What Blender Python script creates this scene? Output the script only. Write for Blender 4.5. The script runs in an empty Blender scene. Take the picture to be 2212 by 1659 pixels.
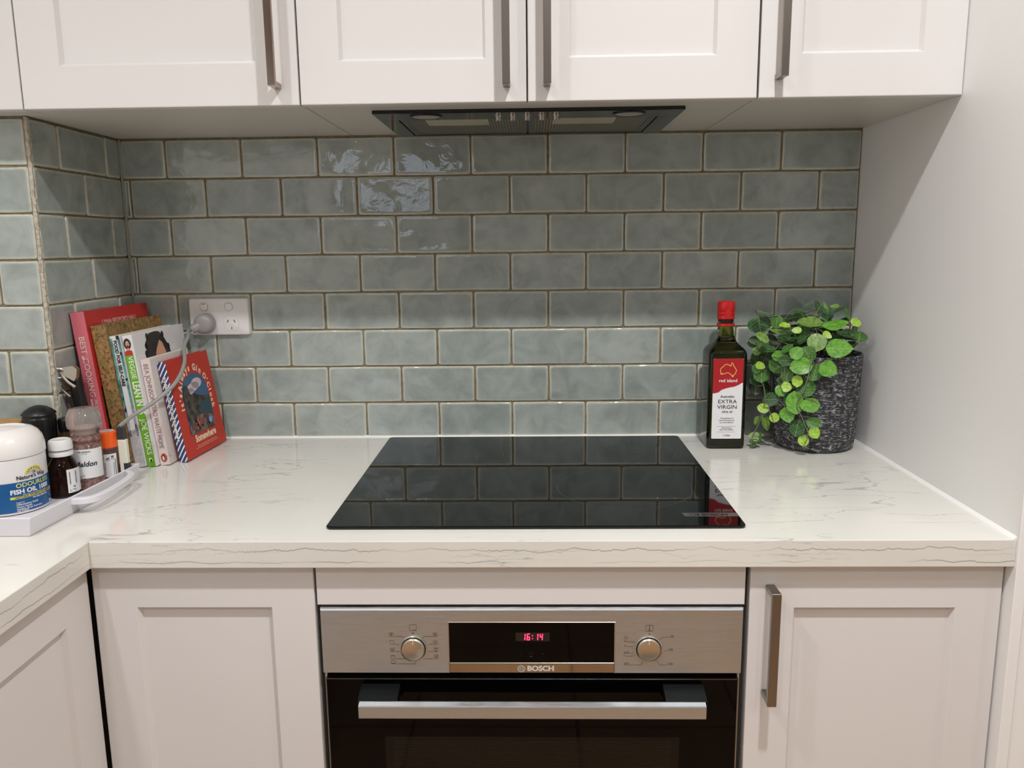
import bpy, bmesh, math, random
from mathutils import Vector, Matrix, Euler
S = bpy.context.scene
C = S.collection
random.seed(7)
PI = math.pi

# ---------------------------------------------------------------- camera, world, exposure
cam = bpy.data.cameras.new('camera')
cam.sensor_width = 36.0
cam.lens = 28.2446
cam.clip_start = 0.02
camo = bpy.data.objects.new('camera', cam)
C.objects.link(camo)
Rv = Vector((0.99968215, 0.02249004, -0.01139285)); Uv = Vector((0.00732957, 0.1731117, 0.98487492)); Fv = Vector((-0.02412212, 0.98464539, -0.17289183))
m = Matrix((Rv, Uv, -Fv)).transposed().to_4x4()
m.translation = Vector((0.1765, -1.6389, 1.2991))
camo.matrix_world = m
S.camera = camo
w = bpy.data.worlds.new('world'); S.world = w
w.use_nodes = True
w.node_tree.nodes['Background'].inputs[0].default_value = (0.75, 0.83, 1.0, 1)
w.node_tree.nodes['Background'].inputs[1].default_value = 2.6
S.view_settings.view_transform = 'Standard'
S.view_settings.look = 'None'
S.view_settings.gamma = 1.0
S.view_settings.use_curve_mapping = False
S.view_settings.exposure = 0.05
S.cycles.max_bounces = 10
S.cycles.diffuse_bounces = 5
S.cycles.transparent_max_bounces = 12
S.cycles.sample_clamp_indirect = 4.0
CEIL = 2.42
LAMPS = [  # x, y, watts
    (0.50, -1.26, 17.5), (-0.60, -1.26, 6.8), (0.95, -2.35, 4.0), (-0.45, -2.45, 8.0), (1.85, -1.55, 4.0), (1.85, -2.75, 3.5)]  # last two are unseen extras, added to soften the ambient light
LCOL = (1.0, 0.995, 1.0)
for (lx, ly, lw) in LAMPS:
    l = bpy.data.lights.new('downlight_glow', 'AREA'); l.shape = 'DISK'; l.size = 0.075
    l.energy = lw; l.color = LCOL; l.spread = math.radians(150)
    o = bpy.data.objects.new('downlight_glow', l); C.objects.link(o)
    o.location = (lx, ly, CEIL - 0.012)

# ---------------------------------------------------------------- materials
def lin(c):
    return tuple(((v / 255) / 12.92 if v / 255 <= 0.04045 else ((v / 255 + 0.055) / 1.055) ** 2.4) for v in c)
def rgba(c): return (*lin(c), 1)
MATS = {}
def P(name, col, rough=0.5, metal=0.0, **kw):
    if name in MATS: return MATS[name]
    mt = bpy.data.materials.new(name); mt.use_nodes = True
    b = mt.node_tree.nodes['Principled BSDF']
    b.inputs['Base Color'].default_value = rgba(col)
    b.inputs['Roughness'].default_value = rough
    b.inputs['Metallic'].default_value = metal
    for k, v in kw.items():
        b.inputs[k.replace('_', ' ')].default_value = v
    MATS[name] = mt
    return mt
def nt(mt):
    t = mt.node_tree
    def N(ty, **kw):
        n = t.nodes.new(ty)
        for k, v in kw.items():
            if hasattr(n, k) and not isinstance(k, int): setattr(n, k, v)
        return n
    def L(a, b): t.links.new(a, b)
    return t, N, L, t.nodes['Principled BSDF']
def noise(N, scale, detail=3, rough=0.5, dist=0.0):
    n = N('ShaderNodeTexNoise'); n.inputs['Scale'].default_value = scale
    n.inputs['Detail'].default_value = detail; n.inputs['Roughness'].default_value = rough
    n.inputs['Distortion'].default_value = dist
    return n
def ramp(N, stops):
    r = N('ShaderNodeValToRGB'); e = r.color_ramp.elements
    while len(e) > 1: e.remove(e[-1])
    e[0].position, e[0].color = stops[0]
    for p, c in stops[1:]:
        k = e.new(p); k.color = c
    return r
def math_(N, L, op, a, b=None, clamp=False):
    n = N('ShaderNodeMath'); n.operation = op; n.use_clamp = clamp
    for i, v in enumerate((a, b)):
        if v is None: continue
        if isinstance(v, (int, float)): n.inputs[i].default_value = v
        else: L(v, n.inputs[i])
    return n.outputs[0]
def mix(N, L, f, a, b, ty='MIX'):
    n = N('ShaderNodeMix'); n.data_type = 'RGBA'; n.blend_type = ty
    for i, v in ((0, f), (6, a), (7, b)):
        if isinstance(v, (int, float)): n.inputs[i].default_value = v
        elif isinstance(v, tuple): n.inputs[i].default_value = v
        else: L(v, n.inputs[i])
    return n.outputs[2]
def bump(N, L, h, strength, dist, bsdf):
    n = N('ShaderNodeBump'); n.inputs['Strength'].default_value = strength; n.inputs['Distance'].default_value = dist
    L(h, n.inputs['Height']); L(n.outputs[0], bsdf.inputs['Normal']); return n
def mapped(N, L, scale, kind='Object'):
    tc = N('ShaderNodeTexCoord'); mp = N('ShaderNodeMapping'); mp.inputs['Scale'].default_value = scale
    L(tc.outputs[kind], mp.inputs[0]); return mp.outputs[0]

# glazed handmade tile: a glaze pooled grey green, thin and pale at its edges
def make_tile_mat():
    mt = P('tile_glaze', (138, 148, 143), 0.045)
    t, N, L, b = nt(mt)
    oi = N('ShaderNodeObjectInfo'); tc = N('ShaderNodeTexCoord')
    add = N('ShaderNodeVectorMath'); add.operation = 'ADD'
    sc = N('ShaderNodeVectorMath'); sc.operation = 'SCALE'; sc.inputs[3].default_value = 9.0
    cmb = N('ShaderNodeCombineXYZ'); L(oi.outputs['Random'], cmb.inputs[0]); L(oi.outputs['Random'], cmb.inputs[1])
    L(cmb.outputs[0], sc.inputs[0]); L(tc.outputs['Object'], add.inputs[0]); L(sc.outputs[0], add.inputs[1])
    n1 = noise(N, 22, 4, 0.55, 0.6); L(add.outputs[0], n1.inputs[0])
    r1 = ramp(N, [(0.3, rgba((143, 152, 148))), (0.5, rgba((158, 167, 163))), (0.7, rgba((170, 178, 174)))])
    L(n1.outputs[0], r1.inputs[0])
    rb = ramp(N, [(0.0, (0.86, 0.87, 0.86, 1)), (1.0, (1.06, 1.05, 1.04, 1))]); L(oi.outputs['Random'], rb.inputs[0])
    c1 = mix(N, L, 1.0, r1.outputs[0], rb.outputs[0], 'MULTIPLY')
    at = N('ShaderNodeAttribute'); at.attribute_name = 'edge'
    n2 = noise(N, 120, 2); L(add.outputs[0], n2.inputs[0])
    e = math_(N, L, 'POWER', at.outputs['Fac'], 2.4)
    e = math_(N, L, 'MULTIPLY', e, math_(N, L, 'ADD', n2.outputs[0], 0.32), True)
    c2 = mix(N, L, e, c1, rgba((204, 202, 186)))
    L(c2, b.inputs['Base Color'])
    n3 = noise(N, 14, 1.5, 0.4, 0.3); L(add.outputs[0], n3.inputs[0])
    n4 = noise(N, 60, 2, 0.5, 0.5); L(add.outputs[0], n4.inputs[0])
    h = math_(N, L, 'ADD', n3.outputs[0], math_(N, L, 'MULTIPLY', n4.outputs[0], 0.10))
    bump(N, L, h, 0.48, 0.006, b)
    b.inputs['Specular IOR Level'].default_value = 0.6
    return mt
M_TILE = make_tile_mat()
def noisy(name, c0, c1, scale, rough=0.8, bs=0.3, bd=0.001, kind='Object', sc=(1, 1, 1), metal=0.0, detail=4):
    mt = P(name, c0, rough, metal); t, N, L, b = nt(mt)
    v = mapped(N, L, sc, kind); n = noise(N, scale, detail); L(v, n.inputs[0])
    r = ramp(N, [(0.35, rgba(c0)), (0.65, rgba(c1))]); L(n.outputs[0], r.inputs[0]); L(r.outputs[0], b.inputs['Base Color'])
    if bs: bump(N, L, n.outputs[0], bs, bd, b)
    return mt
M_GROUT = noisy('grout', (114, 107, 88), (136, 129, 108), 90, 0.95, 0.4, 0.001)
M_BEAD = noisy('corner_bead', (160, 148, 130), (196, 190, 176), 160, 0.9, 0.8, 0.002, detail=6)
M_WALLP = P('painted_wall', (234, 233, 231), 0.42)
M_CEIL = P('ceiling_paint', (232, 230, 226), 0.9)
M_WHITE = P('cabinet_lacquer', (217, 214, 212), 0.30)
M_BODY = P('cabinet_board', (200, 196, 188), 0.3)
M_DARKGAP = P('shadow_gap', (40, 38, 36), 0.8)

def make_quartz():
    mt = P('quartz', (218, 217, 211), 0.13); t, N, L, b = nt(mt)
    base = noise(N, 3, 3); v0 = mapped(N, L, (1, 1, 1)); L(v0, base.inputs[0])
    rc = ramp(N, [(0.35, rgba((213, 211, 203))), (0.7, rgba((223, 221, 214)))]); L(base.outputs[0], rc.inputs[0])
    col = rc.outputs[0]
    for (sc, ns, wdt, msk, tone, off) in (((1.3, 5.0, 20.0), 1.7, 0.0050, 0.54, (158, 160, 158), 3.1), ((2.2, 8.0, 30.0), 2.0, 0.0065, 0.57, (184, 186, 182), 7.3)):
        tc = N('ShaderNodeTexCoord'); mp = N('ShaderNodeMapping'); mp.inputs['Scale'].default_value = sc
        mp.inputs['Location'].default_value = (off, off * 0.7, off); mp.inputs['Rotation'].default_value = (0, 0, 0.10)
        L(tc.outputs['Object'], mp.inputs[0])
        dn = noise(N, 5, 5, 0.62); L(mp.outputs[0], dn.inputs[0])
        vm = N('ShaderNodeVectorMath'); vm.operation = 'MULTIPLY_ADD'; L(dn.outputs[1], vm.inputs[0]); vm.inputs[1].default_value = (0.22, 0.22, 0.22); L(mp.outputs[0], vm.inputs[2])
        n = noise(N, ns, 2, 0.5); L(vm.outputs[0], n.inputs[0])
        a = math_(N, L, 'ABSOLUTE', math_(N, L, 'SUBTRACT', n.outputs[0], 0.5))
        v = math_(N, L, 'SUBTRACT', 1.0, math_(N, L, 'DIVIDE', a, wdt), True)
        mk = noise(N, 3.2, 3); mv = mapped(N, L, (1.5, 2.5, 1.0)); L(mv, mk.inputs[0])
        mm = math_(N, L, 'MULTIPLY', math_(N, L, 'SUBTRACT', mk.outputs[0], msk - 0.09), 8.0, True)
        f = math_(N, L, 'MULTIPLY', math_(N, L, 'MULTIPLY', v, mm), 0.85)
        col = mix(N, L, f, col, rgba(tone))
    # long veins running along the thick edge
    ge = N('ShaderNodeNewGeometry'); sn = N('ShaderNodeSeparateXYZ'); L(ge.outputs['Normal'], sn.inputs[0])
    side = math_(N, L, 'LESS_THAN', math_(N, L, 'ABSOLUTE', sn.outputs[2]), 0.5)
    tc = N('ShaderNodeTexCoord'); sp = N('ShaderNodeSeparateXYZ'); L(tc.outputs['Object'], sp.inputs[0])
    u = math_(N, L, 'ADD', sp.outputs[0], sp.outputs[1])
    for (z0, amp, seed, w_) in ((0.8870, 0.032, 0.0, 0.0011), (0.8695, 0.020, 5.0, 0.0011), (0.8790, 0.045, 11.0, 0.0006)):
        cb = N('ShaderNodeCombineXYZ'); L(u, cb.inputs[0]); cb.inputs[1].default_value = seed
        n = noise(N, 13.0, 6, 0.66); L(cb.outputs[0], n.inputs[0])
        zz = math_(N, L, 'ADD', z0, math_(N, L, 'MULTIPLY', math_(N, L, 'SUBTRACT', n.outputs[0], 0.5), amp))
        dd = math_(N, L, 'ABSOLUTE', math_(N, L, 'SUBTRACT', sp.outputs[2], zz))
        v = math_(N, L, 'SUBTRACT', 1.0, math_(N, L, 'DIVIDE', dd, w_), True)
        cb3 = N('ShaderNodeCombineXYZ'); L(u, cb3.inputs[0]); cb3.inputs[1].default_value = seed + 2.2
        nk = noise(N, 7.0, 3); L(cb3.outputs[0], nk.inputs[0])
        k_ = math_(N, L, 'MULTIPLY', math_(N, L, 'SUBTRACT', nk.outputs[0], 0.36 if amp < 0.040 else 0.52), 5.0, True)
        f = math_(N, L, 'MULTIPLY', math_(N, L, 'MULTIPLY', math_(N, L, 'MULTIPLY', v, k_), side), 0.8)
        col = mix(N, L, f, col, rgba((118, 118, 115)))
    L(col, b.inputs['Base Color'])
    return mt
M_QUARTZ = make_quartz()
def make_steel(name, col, rough, sc, bs=0.15):
    mt = P(name, col, rough, 1.0); t, N, L, b = nt(mt)
    v = mapped(N, L, sc); n = noise(N, 40, 4, 0.6); L(v, n.inputs[0])
    r = ramp(N, [(0.3, (rough * 0.8,) * 3 + (1,)), (0.7, (rough * 1.25,) * 3 + (1,))]); L(n.outputs[0], r.inputs[0]); L(r.outputs[0], b.inputs['Roughness'])
    bump(N, L, n.outputs[0], bs, 0.0004, b)
    return mt
M_STEEL = make_steel('brushed_steel', (192, 196, 199), 0.42, (1, 1, 24))
M_NICKEL = P('brushed_nickel', (140, 134, 128), 0.30, 1.0)
M_POLISH = P('polished_nickel', (176, 160, 148), 0.08, 1.0)
M_CHROME = P('chrome', (158, 148, 136), 0.05, 1.0)
M_SILVER = P('knob_silver', (196, 190, 178), 0.28, 1.0)
M_BGLASS = P('black_glass', (5, 6, 6), 0.03, 0.0, Specular_IOR_Level=0.32)
M_OGLASS = P('oven_glass', (4, 3, 3), 0.04, 0.0, Specular_IOR_Level=0.13)
M_MOUNT = P('handle_mount_black', (5, 6, 7), 0.5, 0.0, Specular_IOR_Level=0.15)
M_BLACKP = P('black_plastic', (16, 16, 17), 0.38)
M_DKFRAME = P('hood_dark', (20, 21, 22), 0.14)
M_PLASTW = P('white_plastic', (224, 222, 220), 0.3)
M_TRAY = P('tray_plastic', (218, 216, 222), 0.35)
M_PRINTK = P('black_print', (28, 26, 26), 0.5)
M_PRINTW = P('white_print', (236, 234, 230), 0.5)
M_PRINTG = P('grey_print', (120, 118, 118), 0.5)
M_PRINTDG = P('dark_grey_print', (74, 66, 58), 0.5)
M_RING = P('hob_print', (62, 66, 68), 0.3)
M_RED = P('red_cap', (190, 24, 26), 0.25)

# ---------------------------------------------------------------- mesh helpers
def link(name, me, parent=None, mat=None, kind=None, label=None):
    o = bpy.data.objects.new(name, me); C.objects.link(o)
    if parent is not None: o.parent = parent
    if mat is not None and me is not None:
        me.materials.clear()
        for mm in (mat if isinstance(mat, (list, tuple)) else [mat]): me.materials.append(mm)
    if kind: o['kind'] = kind
    if label: o['label'] = label
    return o
def fin(bm, name, parent=None, mat=None, smooth=False, kind=None, label=None, loc=None, rot=None, normals=True):
    if normals: bmesh.ops.recalc_face_normals(bm, faces=bm.faces)
    me = bpy.data.meshes.new(name); bm.to_mesh(me); bm.free()
    if smooth:
        for p in me.polygons: p.use_smooth = True
        try: me.set_sharp_from_angle(angle=math.radians(35))
        except Exception: pass
    o = link(name, me, parent, mat, kind, label)
    if loc: o.location = loc
    if rot: o.rotation_euler = rot
    return o
def thing(name, label, cat, loc=(0, 0, 0), rot=(0, 0, 0), group=None):
    o = bpy.data.objects.new(name, None); C.objects.link(o); o.empty_display_size = 0.05
    o.location = loc; o.rotation_euler = rot; o['label'] = label; o['category'] = cat
    if group: o['group'] = group
    return o
def tag(o, label, cat, group=None):
    o['label'] = label; o['category'] = cat
    if group: o['group'] = group
    return o
def box(bm, x0, x1, y0, y1, z0, z1, bev=0.0, seg=1):
    r = bmesh.ops.create_cube(bm, size=1.0)
    vs = r['verts']
    for v in vs:
        v.co = Vector(((x0 + x1) / 2 + v.co.x * (x1 - x0), (y0 + y1) / 2 + v.co.y * (y1 - y0), (z0 + z1) / 2 + v.co.z * (z1 - z0)))
    if bev > 0:
        es = list({e for v in vs for e in v.link_edges})
        bmesh.ops.bevel(bm, geom=es, offset=bev, segments=seg, profile=0.5, affect='EDGES')
    return bm
def B(*a, bev=0.0, seg=1):
    return box(bmesh.new(), *a, bev=bev, seg=seg)
def loft(bm, rings, cap0=True, cap1=True, closed=True):
    R = [[bm.verts.new(p) for p in r] for r in rings]
    n = len(R[0])
    for a, b in zip(R, R[1:]):
        for i in range(n if closed else n - 1):
            j = (i + 1) % n
            try: bm.faces.new((a[i], a[j], b[j], b[i]))
            except ValueError: pass
    if cap0: bm.faces.new(R[0][::-1])
    if cap1: bm.faces.new(R[-1])
    return R
def lathe(bm, prof, n=32, c=(0, 0), cap0=True, cap1=True):
    rings = [[(c[0] + r * math.cos(2 * PI * i / n), c[1] + r * math.sin(2 * PI * i / n), z) for i in range(n)] for r, z in prof]
    return loft(bm, rings, cap0, cap1)
def rrect(w, h, r, n=4, cx=0, cy=0):
    pts = []
    for qx, qy, a0 in ((1, 1, 0), (-1, 1, 90), (-1, -1, 180), (1, -1, 270)):
        for k in range(n + 1):
            a = math.radians(a0 + 90 * k / n)
            pts.append((cx + qx * (w / 2 - r) + r * math.cos(a), cy + qy * (h / 2 - r) + r * math.sin(a)))
    return pts
def prism(bm, pts, z0, z1, ax='z', bev=0.0):
    def f(p, z):
        return (p[0], p[1], z) if ax == 'z' else ((p[0], z, p[1]) if ax == 'y' else (z, p[0], p[1]))
    if bev:
        cx = sum(p[0] for p in pts) / len(pts); cy = sum(p[1] for p in pts) / len(pts)
        def sh(p):
            dx, dy = p[0] - cx, p[1] - cy
            return (p[0] - math.copysign(bev, dx) if abs(dx) > bev else p[0], p[1] - math.copysign(bev, dy) if abs(dy) > bev else p[1])
        sgn = 1 if z1 > z0 else -1
        loft(bm, [[f(p, z0) for p in pts], [f(p, z1 - sgn * bev) for p in pts], [f(sh(p), z1) for p in pts]])
    else:
        loft(bm, [[f(p, z0) for p in pts], [f(p, z1) for p in pts]])
    return bm
def catmull(pts, sub=6):
    P_ = [Vector(p) for p in pts]; P_ = [2 * P_[0] - P_[1]] + P_ + [2 * P_[-1] - P_[-2]]
    out = []
    for i in range(1, len(P_) - 2):
        a, b, c, d = P_[i - 1:i + 3]
        for k in range(sub):
            t = k / sub
            out.append(0.5 * ((2 * b) + (c - a) * t + (2 * a - 5 * b + 4 * c - d) * t * t + (3 * b - a - 3 * c + d) * t ** 3))
    out.append(P_[-2]); return out
def tube(bm, pts, r, n=10, sub=6, smooth=True):
    path = catmull(pts, sub) if smooth else [Vector(p) for p in pts]
    N_ = len(path); rings = []; up = None
    for i, p in enumerate(path):
        t = (path[min(i + 1, N_ - 1)] - path[max(i - 1, 0)]).normalized()
        if up is None:
            up = t.orthogonal().normalized()
        else:
            up = (up - t * up.dot(t)).normalized()
        s = t.cross(up)
        rr = r(i / (N_ - 1)) if callable(r) else r
        rings.append([tuple(p + up * rr * math.cos(2 * PI * k / n) + s * rr * math.sin(2 * PI * k / n)) for k in range(n)])
    loft(bm, rings); return bm
def poly3(bm, pts):
    vs = [bm.verts.new(p) for p in pts]
    try: bm.faces.new(vs)
    except ValueError: pass

# flat print on a plane: origin o, axes u and v, lifted off along u x v
class Plane:
    def __init__(s, o, u, v, lift=0.0003):
        s.o, s.u, s.v = Vector(o), Vector(u).normalized(), Vector(v).normalized(); s.n = s.u.cross(s.v); s.l = lift
    def __call__(s, a, b, k=1.0): return s.o + s.u * a + s.v * b + s.n * (s.l * k)
class Drum:  # the side of a cylinder about the z axis through (cx, cy): a is arc length from angle a0
    def __init__(s, cx, cy, r, a0, z0=0.0, lift=0.0003):
        s.c, s.r, s.a0, s.z0, s.l = (cx, cy), r, a0, z0, lift
    def __call__(s, a, b, k=1.0):
        t = s.a0 + a / s.r; rr = s.r + s.l * k
        return Vector((s.c[0] + rr * math.cos(t), s.c[1] + rr * math.sin(t), s.z0 + b))
def text_geo(txt, size, bold=0.0, shear=0.0, align='CENTER', spacing=1.0, res=3):
    cu = bpy.data.curves.new('t', 'FONT'); cu.body = txt; cu.size = size; cu.align_x = align; cu.align_y = 'CENTER'
    cu.offset = bold * size; cu.shear = shear; cu.resolution_u = res; cu.space_character = spacing; cu.fill_mode = 'FRONT'
    o = bpy.data.objects.new('t', cu); C.objects.link(o)
    dg = bpy.context.evaluated_depsgraph_get()
    me = bpy.data.meshes.new_from_object(o.evaluated_get(dg))
    vs = [(v.co.x, v.co.y) for v in me.vertices]; fs = [tuple(p.vertices) for p in me.polygons]
    bpy.data.objects.remove(o); bpy.data.curves.remove(cu); bpy.data.meshes.remove(me)
    return vs, fs
def lettering(parent, surf, items, mat, name='lettering', k=2.0, join=False):
    """items: (text, x, y, size[, bold, shear, align, squash, angle]); one object for each text unless join"""
    def flush(V, Fc):
        me = bpy.data.meshes.new(name); me.from_pydata(V, [], Fc); me.update()
        return link(name, me, parent, mat)
    V, Fc = [], []
    for it in items:
        txt, x, y, size = it[:4]; bold, shear, align, sq, ang = (list(it[4:]) + [0.0, 0.0, 'CENTER', 1.0, 0.0][len(it) - 4:])
        vs, fs = text_geo(txt, size, bold, shear, align)
        ca, sa = math.cos(ang), math.sin(ang); b0 = len(V)
        for (a, b) in vs:
            a *= sq
            V.append(tuple(surf(x + a * ca - b * sa, y + a * sa + b * ca, k)))
        Fc += [tuple(i + b0 for i in f) for f in fs]
        if not join:
            flush(V, Fc); V, Fc = [], []
    if V: return flush(V, Fc)
def shapes(parent, surf, polys, mat, name='print', k=1.0, sub=1):
    V, Fc = [], []
    for pts in polys:
        b0 = len(V)
        for (a, b) in pts: V.append(tuple(surf(a, b, k)))
        Fc.append(tuple(range(b0, b0 + len(pts))))
    me = bpy.data.meshes.new(name); me.from_pydata(V, [], Fc); me.update()
    return link(name, me, parent, mat)
def rect(x0, x1, y0, y1): return [(x0, y0), (x1, y0), (x1, y1), (x0, y1)]
def disc(x, y, rx, ry=None, n=20, a=0.0):
    ry = rx if ry is None else ry
    return [(x + rx * math.cos(2 * PI * i / n) * math.cos(a) - ry * math.sin(2 * PI * i / n) * math.sin(a),
             y + rx * math.cos(2 * PI * i / n) * math.sin(a) + ry * math.sin(2 * PI * i / n) * math.cos(a)) for i in range(n)]
def stroke(pts, w_):
    out = []
    for (x0, y0), (x1, y1) in zip(pts, pts[1:]):
        d = math.hypot(x1 - x0, y1 - y0) or 1; nx, ny = -(y1 - y0) / d * w_ / 2, (x1 - x0) / d * w_ / 2
        out.append([(x0 + nx, y0 + ny), (x0 - nx, y0 - ny), (x1 - nx, y1 - ny), (x1 + nx, y1 + ny)])
    return out
def ring_strokes(x, y, r, w_, n=40, a0=0, a1=360):
    pts = [(x + r * math.cos(math.radians(a0 + (a1 - a0) * i / n)), y + r * math.sin(math.radians(a0 + (a1 - a0) * i / n))) for i in range(n + 1)]
    return stroke(pts, w_)
def drumquads(x0, x1, y0, y1, n=16):
    return [rect(x0 + (x1 - x0) * i / n, x0 + (x1 - x0) * (i + 1) / n, y0, y1) for i in range(n)]

# ================================================================ SETTING
ZB = 0.9            # bench top
ZT = 1.5095         # underside of the wall cabinets
XL, YN, XR = -0.641, -0.296, 0.825
fin(B(XL - 0.02, XR + 0.014, 0.010, 0.12, 0, CEIL), 'wall_back', None, M_WALLP, kind='structure')
wall_back = bpy.data.objects['wall_back']
fin(B(-1.17, XL - 0.010, YN + 0.010, 0.12, 0, CEIL), 'wall_left', None, M_WALLP, kind='structure')
wall_left = bpy.data.objects['wall_left']
fin(B(-1.17, -1.05, -3.4, YN + 0.010, 0, CEIL), 'wall_side', None, M_WALLP, kind='structure')
bm = B(XR, XR + 0.0155, -0.6065, 0.010, 0, CEIL, bev=0.0012)
wall_right = fin(bm, 'wall_right', None, M_WALLP, kind='structure')
bm = B(XR + 0.0165, 2.4, -0.604, -0.50, 0, CEIL)
fin(bm, 'wall_far_right', None, M_WALLP, kind='structure')
fin(B(2.3, 2.4, -3.4, -0.604, 0, CEIL), 'wall_end', None, M_WALLP, kind='structure')
fin(B(-1.17, 2.4, -3.4, 0.12, CEIL, CEIL + 0.1), 'ceiling', None, M_CEIL, kind='structure')
# rear wall with a window in it, behind the viewer
bm = bmesh.new()
for (a, b_, c, d) in ((-1.17, -0.95, 0, CEIL), (-0.35, 2.4, 0, CEIL), (-0.95, -0.35, 0, 1.45), (-0.95, -0.35, 2.05, CEIL)):
    box(bm, a, b_, -3.5, -3.4, c, d)
fin(bm, 'wall_front', None, P('rear_wall_paint', (150, 146, 140), 0.6), kind='structure')
bm = bmesh.new()
for (a, b_, c, d) in ((-0.95, -0.91, 1.45, 2.05), (-0.39, -0.35, 1.45, 2.05), (-0.91, -0.39, 1.45, 1.49), (-0.91, -0.39, 2.01, 2.05), (-0.665, -0.635, 1.49, 2.01)):
    box(bm, a, b_, -3.46, -3.41, c, d)
win = fin(bm, 'window_1', None, M_PLASTW, kind='structure')
gl = P('window_glass', (255, 255, 255), 0.02, Transmission_Weight=1.0, IOR=1.05)
fin(B(-0.91, -0.39, -3.440, -3.436, 1.49, 2.01), 'pane', win, gl)
# floor of large tan tiles
M_FLOORG = P('floor_grout', (70, 60, 52), 0.9)
M_FLOOR = noisy('floor_tile', (172, 136, 102), (186, 150, 114), 5, 0.35, 0.05, 0.001)
floor = fin(B(-1.17, 2.4, -3.5, 0.12, -0.05, -0.004), 'floor', None, M_FLOORG, kind='structure')
bm = B(-0.2225, 0.2225, -0.2225, 0.2225, -0.006, 0.0, bev=0.0015)
ft = fin(bm, 'floor_tile', floor, M_FLOOR)
first = True
for i in range(8):
    for j in range(8):
        x, y = -0.83 + i * 0.45, -0.40 - j * 0.45
        if y < -3.3 or x > 2.2: continue
        o = ft if first else ft.copy()
        if not first: C.objects.link(o)
        first = False; o.location = (x, y, 0)

# ---- splashback: every tile a piece of its own
TW, TH, GAP = 0.1525, 0.07648, 0.0034
def tile_mesh(w_, h_):
    j = lambda a: random.uniform(-a, a)
    bm = bmesh.new(); lay = bm.verts.layers.float.new('edge')
    hw, hh = w_ / 2, h_ / 2; c = min(0.0025, hw * 0.3)
    def outline(ins, jit):
        xs, zs = hw - ins, hh - ins; cc = c + ins * 0.25
        return [(-xs + cc, -zs), (j(0.2) * xs, -zs + jit[0]), (xs - cc, -zs), (xs, -zs + cc), (xs + jit[1], 0), (xs, zs - cc),
                (xs - cc, zs), (j(0.2) * xs, zs + jit[2]), (-xs + cc, zs), (-xs, zs - cc), (-xs + jit[3], 0), (-xs, -zs + cc)]
    jit = [j(0.0008) for _ in range(4)]
    ins3 = min(0.0070, hw * 0.5)
    spec = [(0.0, 0.0, 1.0), (0.0, -0.0055, 1.0), (0.0011, -0.0068, 1.0), (0.0026, -0.0072, 0.8), (ins3, -0.0070, 0.0)]
    rings = []
    for ins, y, e in spec:
        vs = []
        for (a, b_) in outline(ins, jit):
            v = bm.verts.new((a, y, b_)); v[lay] = e; vs.append(v)
        rings.append(vs)
    for a, b_ in zip(rings, rings[1:]):
        for i in range(12):
            k = (i + 1) % 12; bm.faces.new((a[i], a[k], b_[k], b_[i]))
    bm.faces.new(rings[-1])
    bmesh.ops.recalc_face_normals(bm, faces=bm.faces)
    me = bpy.data.meshes.new('tile'); bm.to_mesh(me); bm.free(); me.materials.append(M_TILE)
    for p in me.polygons: p.use_smooth = True
    return me
FULL = [tile_mesh(TW - GAP, TH - GAP) for _ in range(8)]
def put_tile(parent, loc, rz, w_, h_):
    me = random.choice(FULL) if abs(w_ - TW) < 1e-4 and abs(h_ - TH) < 1e-4 else tile_mesh(w_ - GAP, h_ - GAP)
    o = link('tile', me, parent); o.location = loc
    o.rotation_euler = (random.uniform(-1, 1) * 0.006, random.uniform(-1, 1) * 0.003, rz + random.uniform(-1, 1) * 0.007)
def spans(joints):
    return list(zip(joints, joints[1:]))
for r in range(8):
    z1 = ZT - r * TH; z0 = max(z1 - TH, ZB); zc = (z0 + z1) / 2; h = z1 - z0
    start = -0.5502 + (0 if r % 2 == 0 else -TW / 2)
    js = [XL + 0.001] + [start + k * TW for k in range(12) if XL + 0.004 < start + k * TW < XR - 0.006] + [XR - 0.0005]
    for a, b_ in spans(js):
        if b_ - a > 0.008: put_tile(wall_back, ((a + b_) / 2, 0.0072, zc), 0, b_ - a, h)
    js = [YN + 0.001, -0.140, -0.001] if r % 2 else [YN + 0.001, -0.2135, -0.055, -0.001]
    for a, b_ in spans(js): put_tile(wall_left, (XL - 0.0072, (a + b_) / 2, zc), PI / 2, b_ - a, h)
    first_j = -0.718 if r % 2 else -0.794
    js = [XL - 0.006] + [first_j - TW * k for k in range(3) if first_j - TW * k > -1.045] + [-1.05]
    for b_, a in spans(js): put_tile(wall_left, ((a + b_) / 2, YN + 0.0072, zc), 0, abs(b_ - a), h)
fin(B(XL - 0.012, XR - 0.0003, 0.0030, 0.0101, ZB - 0.03, ZT + 0.01), 'grout', wall_back, M_GROUT)
bm = B(XL - 0.0101, XL - 0.0030, YN + 0.004, 0.010, ZB, ZT + 0.01)
box(bm, -1.05, XL - 0.004, YN + 0.0030, YN + 0.0101, ZB, ZT + 0.01)
fin(bm, 'grout', wall_left, M_GROUT)
bm = bmesh.new()
for k in range(61):
    z0 = ZB + k * 0.01
    box(bm, XL - 0.0062 + random.uniform(-.0006, .0006), XL + random.uniform(-.0007, .0003), YN + random.uniform(-.0004, .0006), YN + 0.006, z0, z0 + 0.0101)
fin(bm, 'corner_bead', wall_left, M_BEAD)
M_SIL = P('sealant', (240, 239, 236), 0.4)
bm = bmesh.new()
loft(bm, [[(XR - 0.0045, y, ZB), (XR, y, ZB), (XR, y, ZB + 0.0045)] for y in (-0.600, 0.0)])
fin(bm, 'sealant_bead', wall_right, M_SIL)
bm = bmesh.new()
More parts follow.
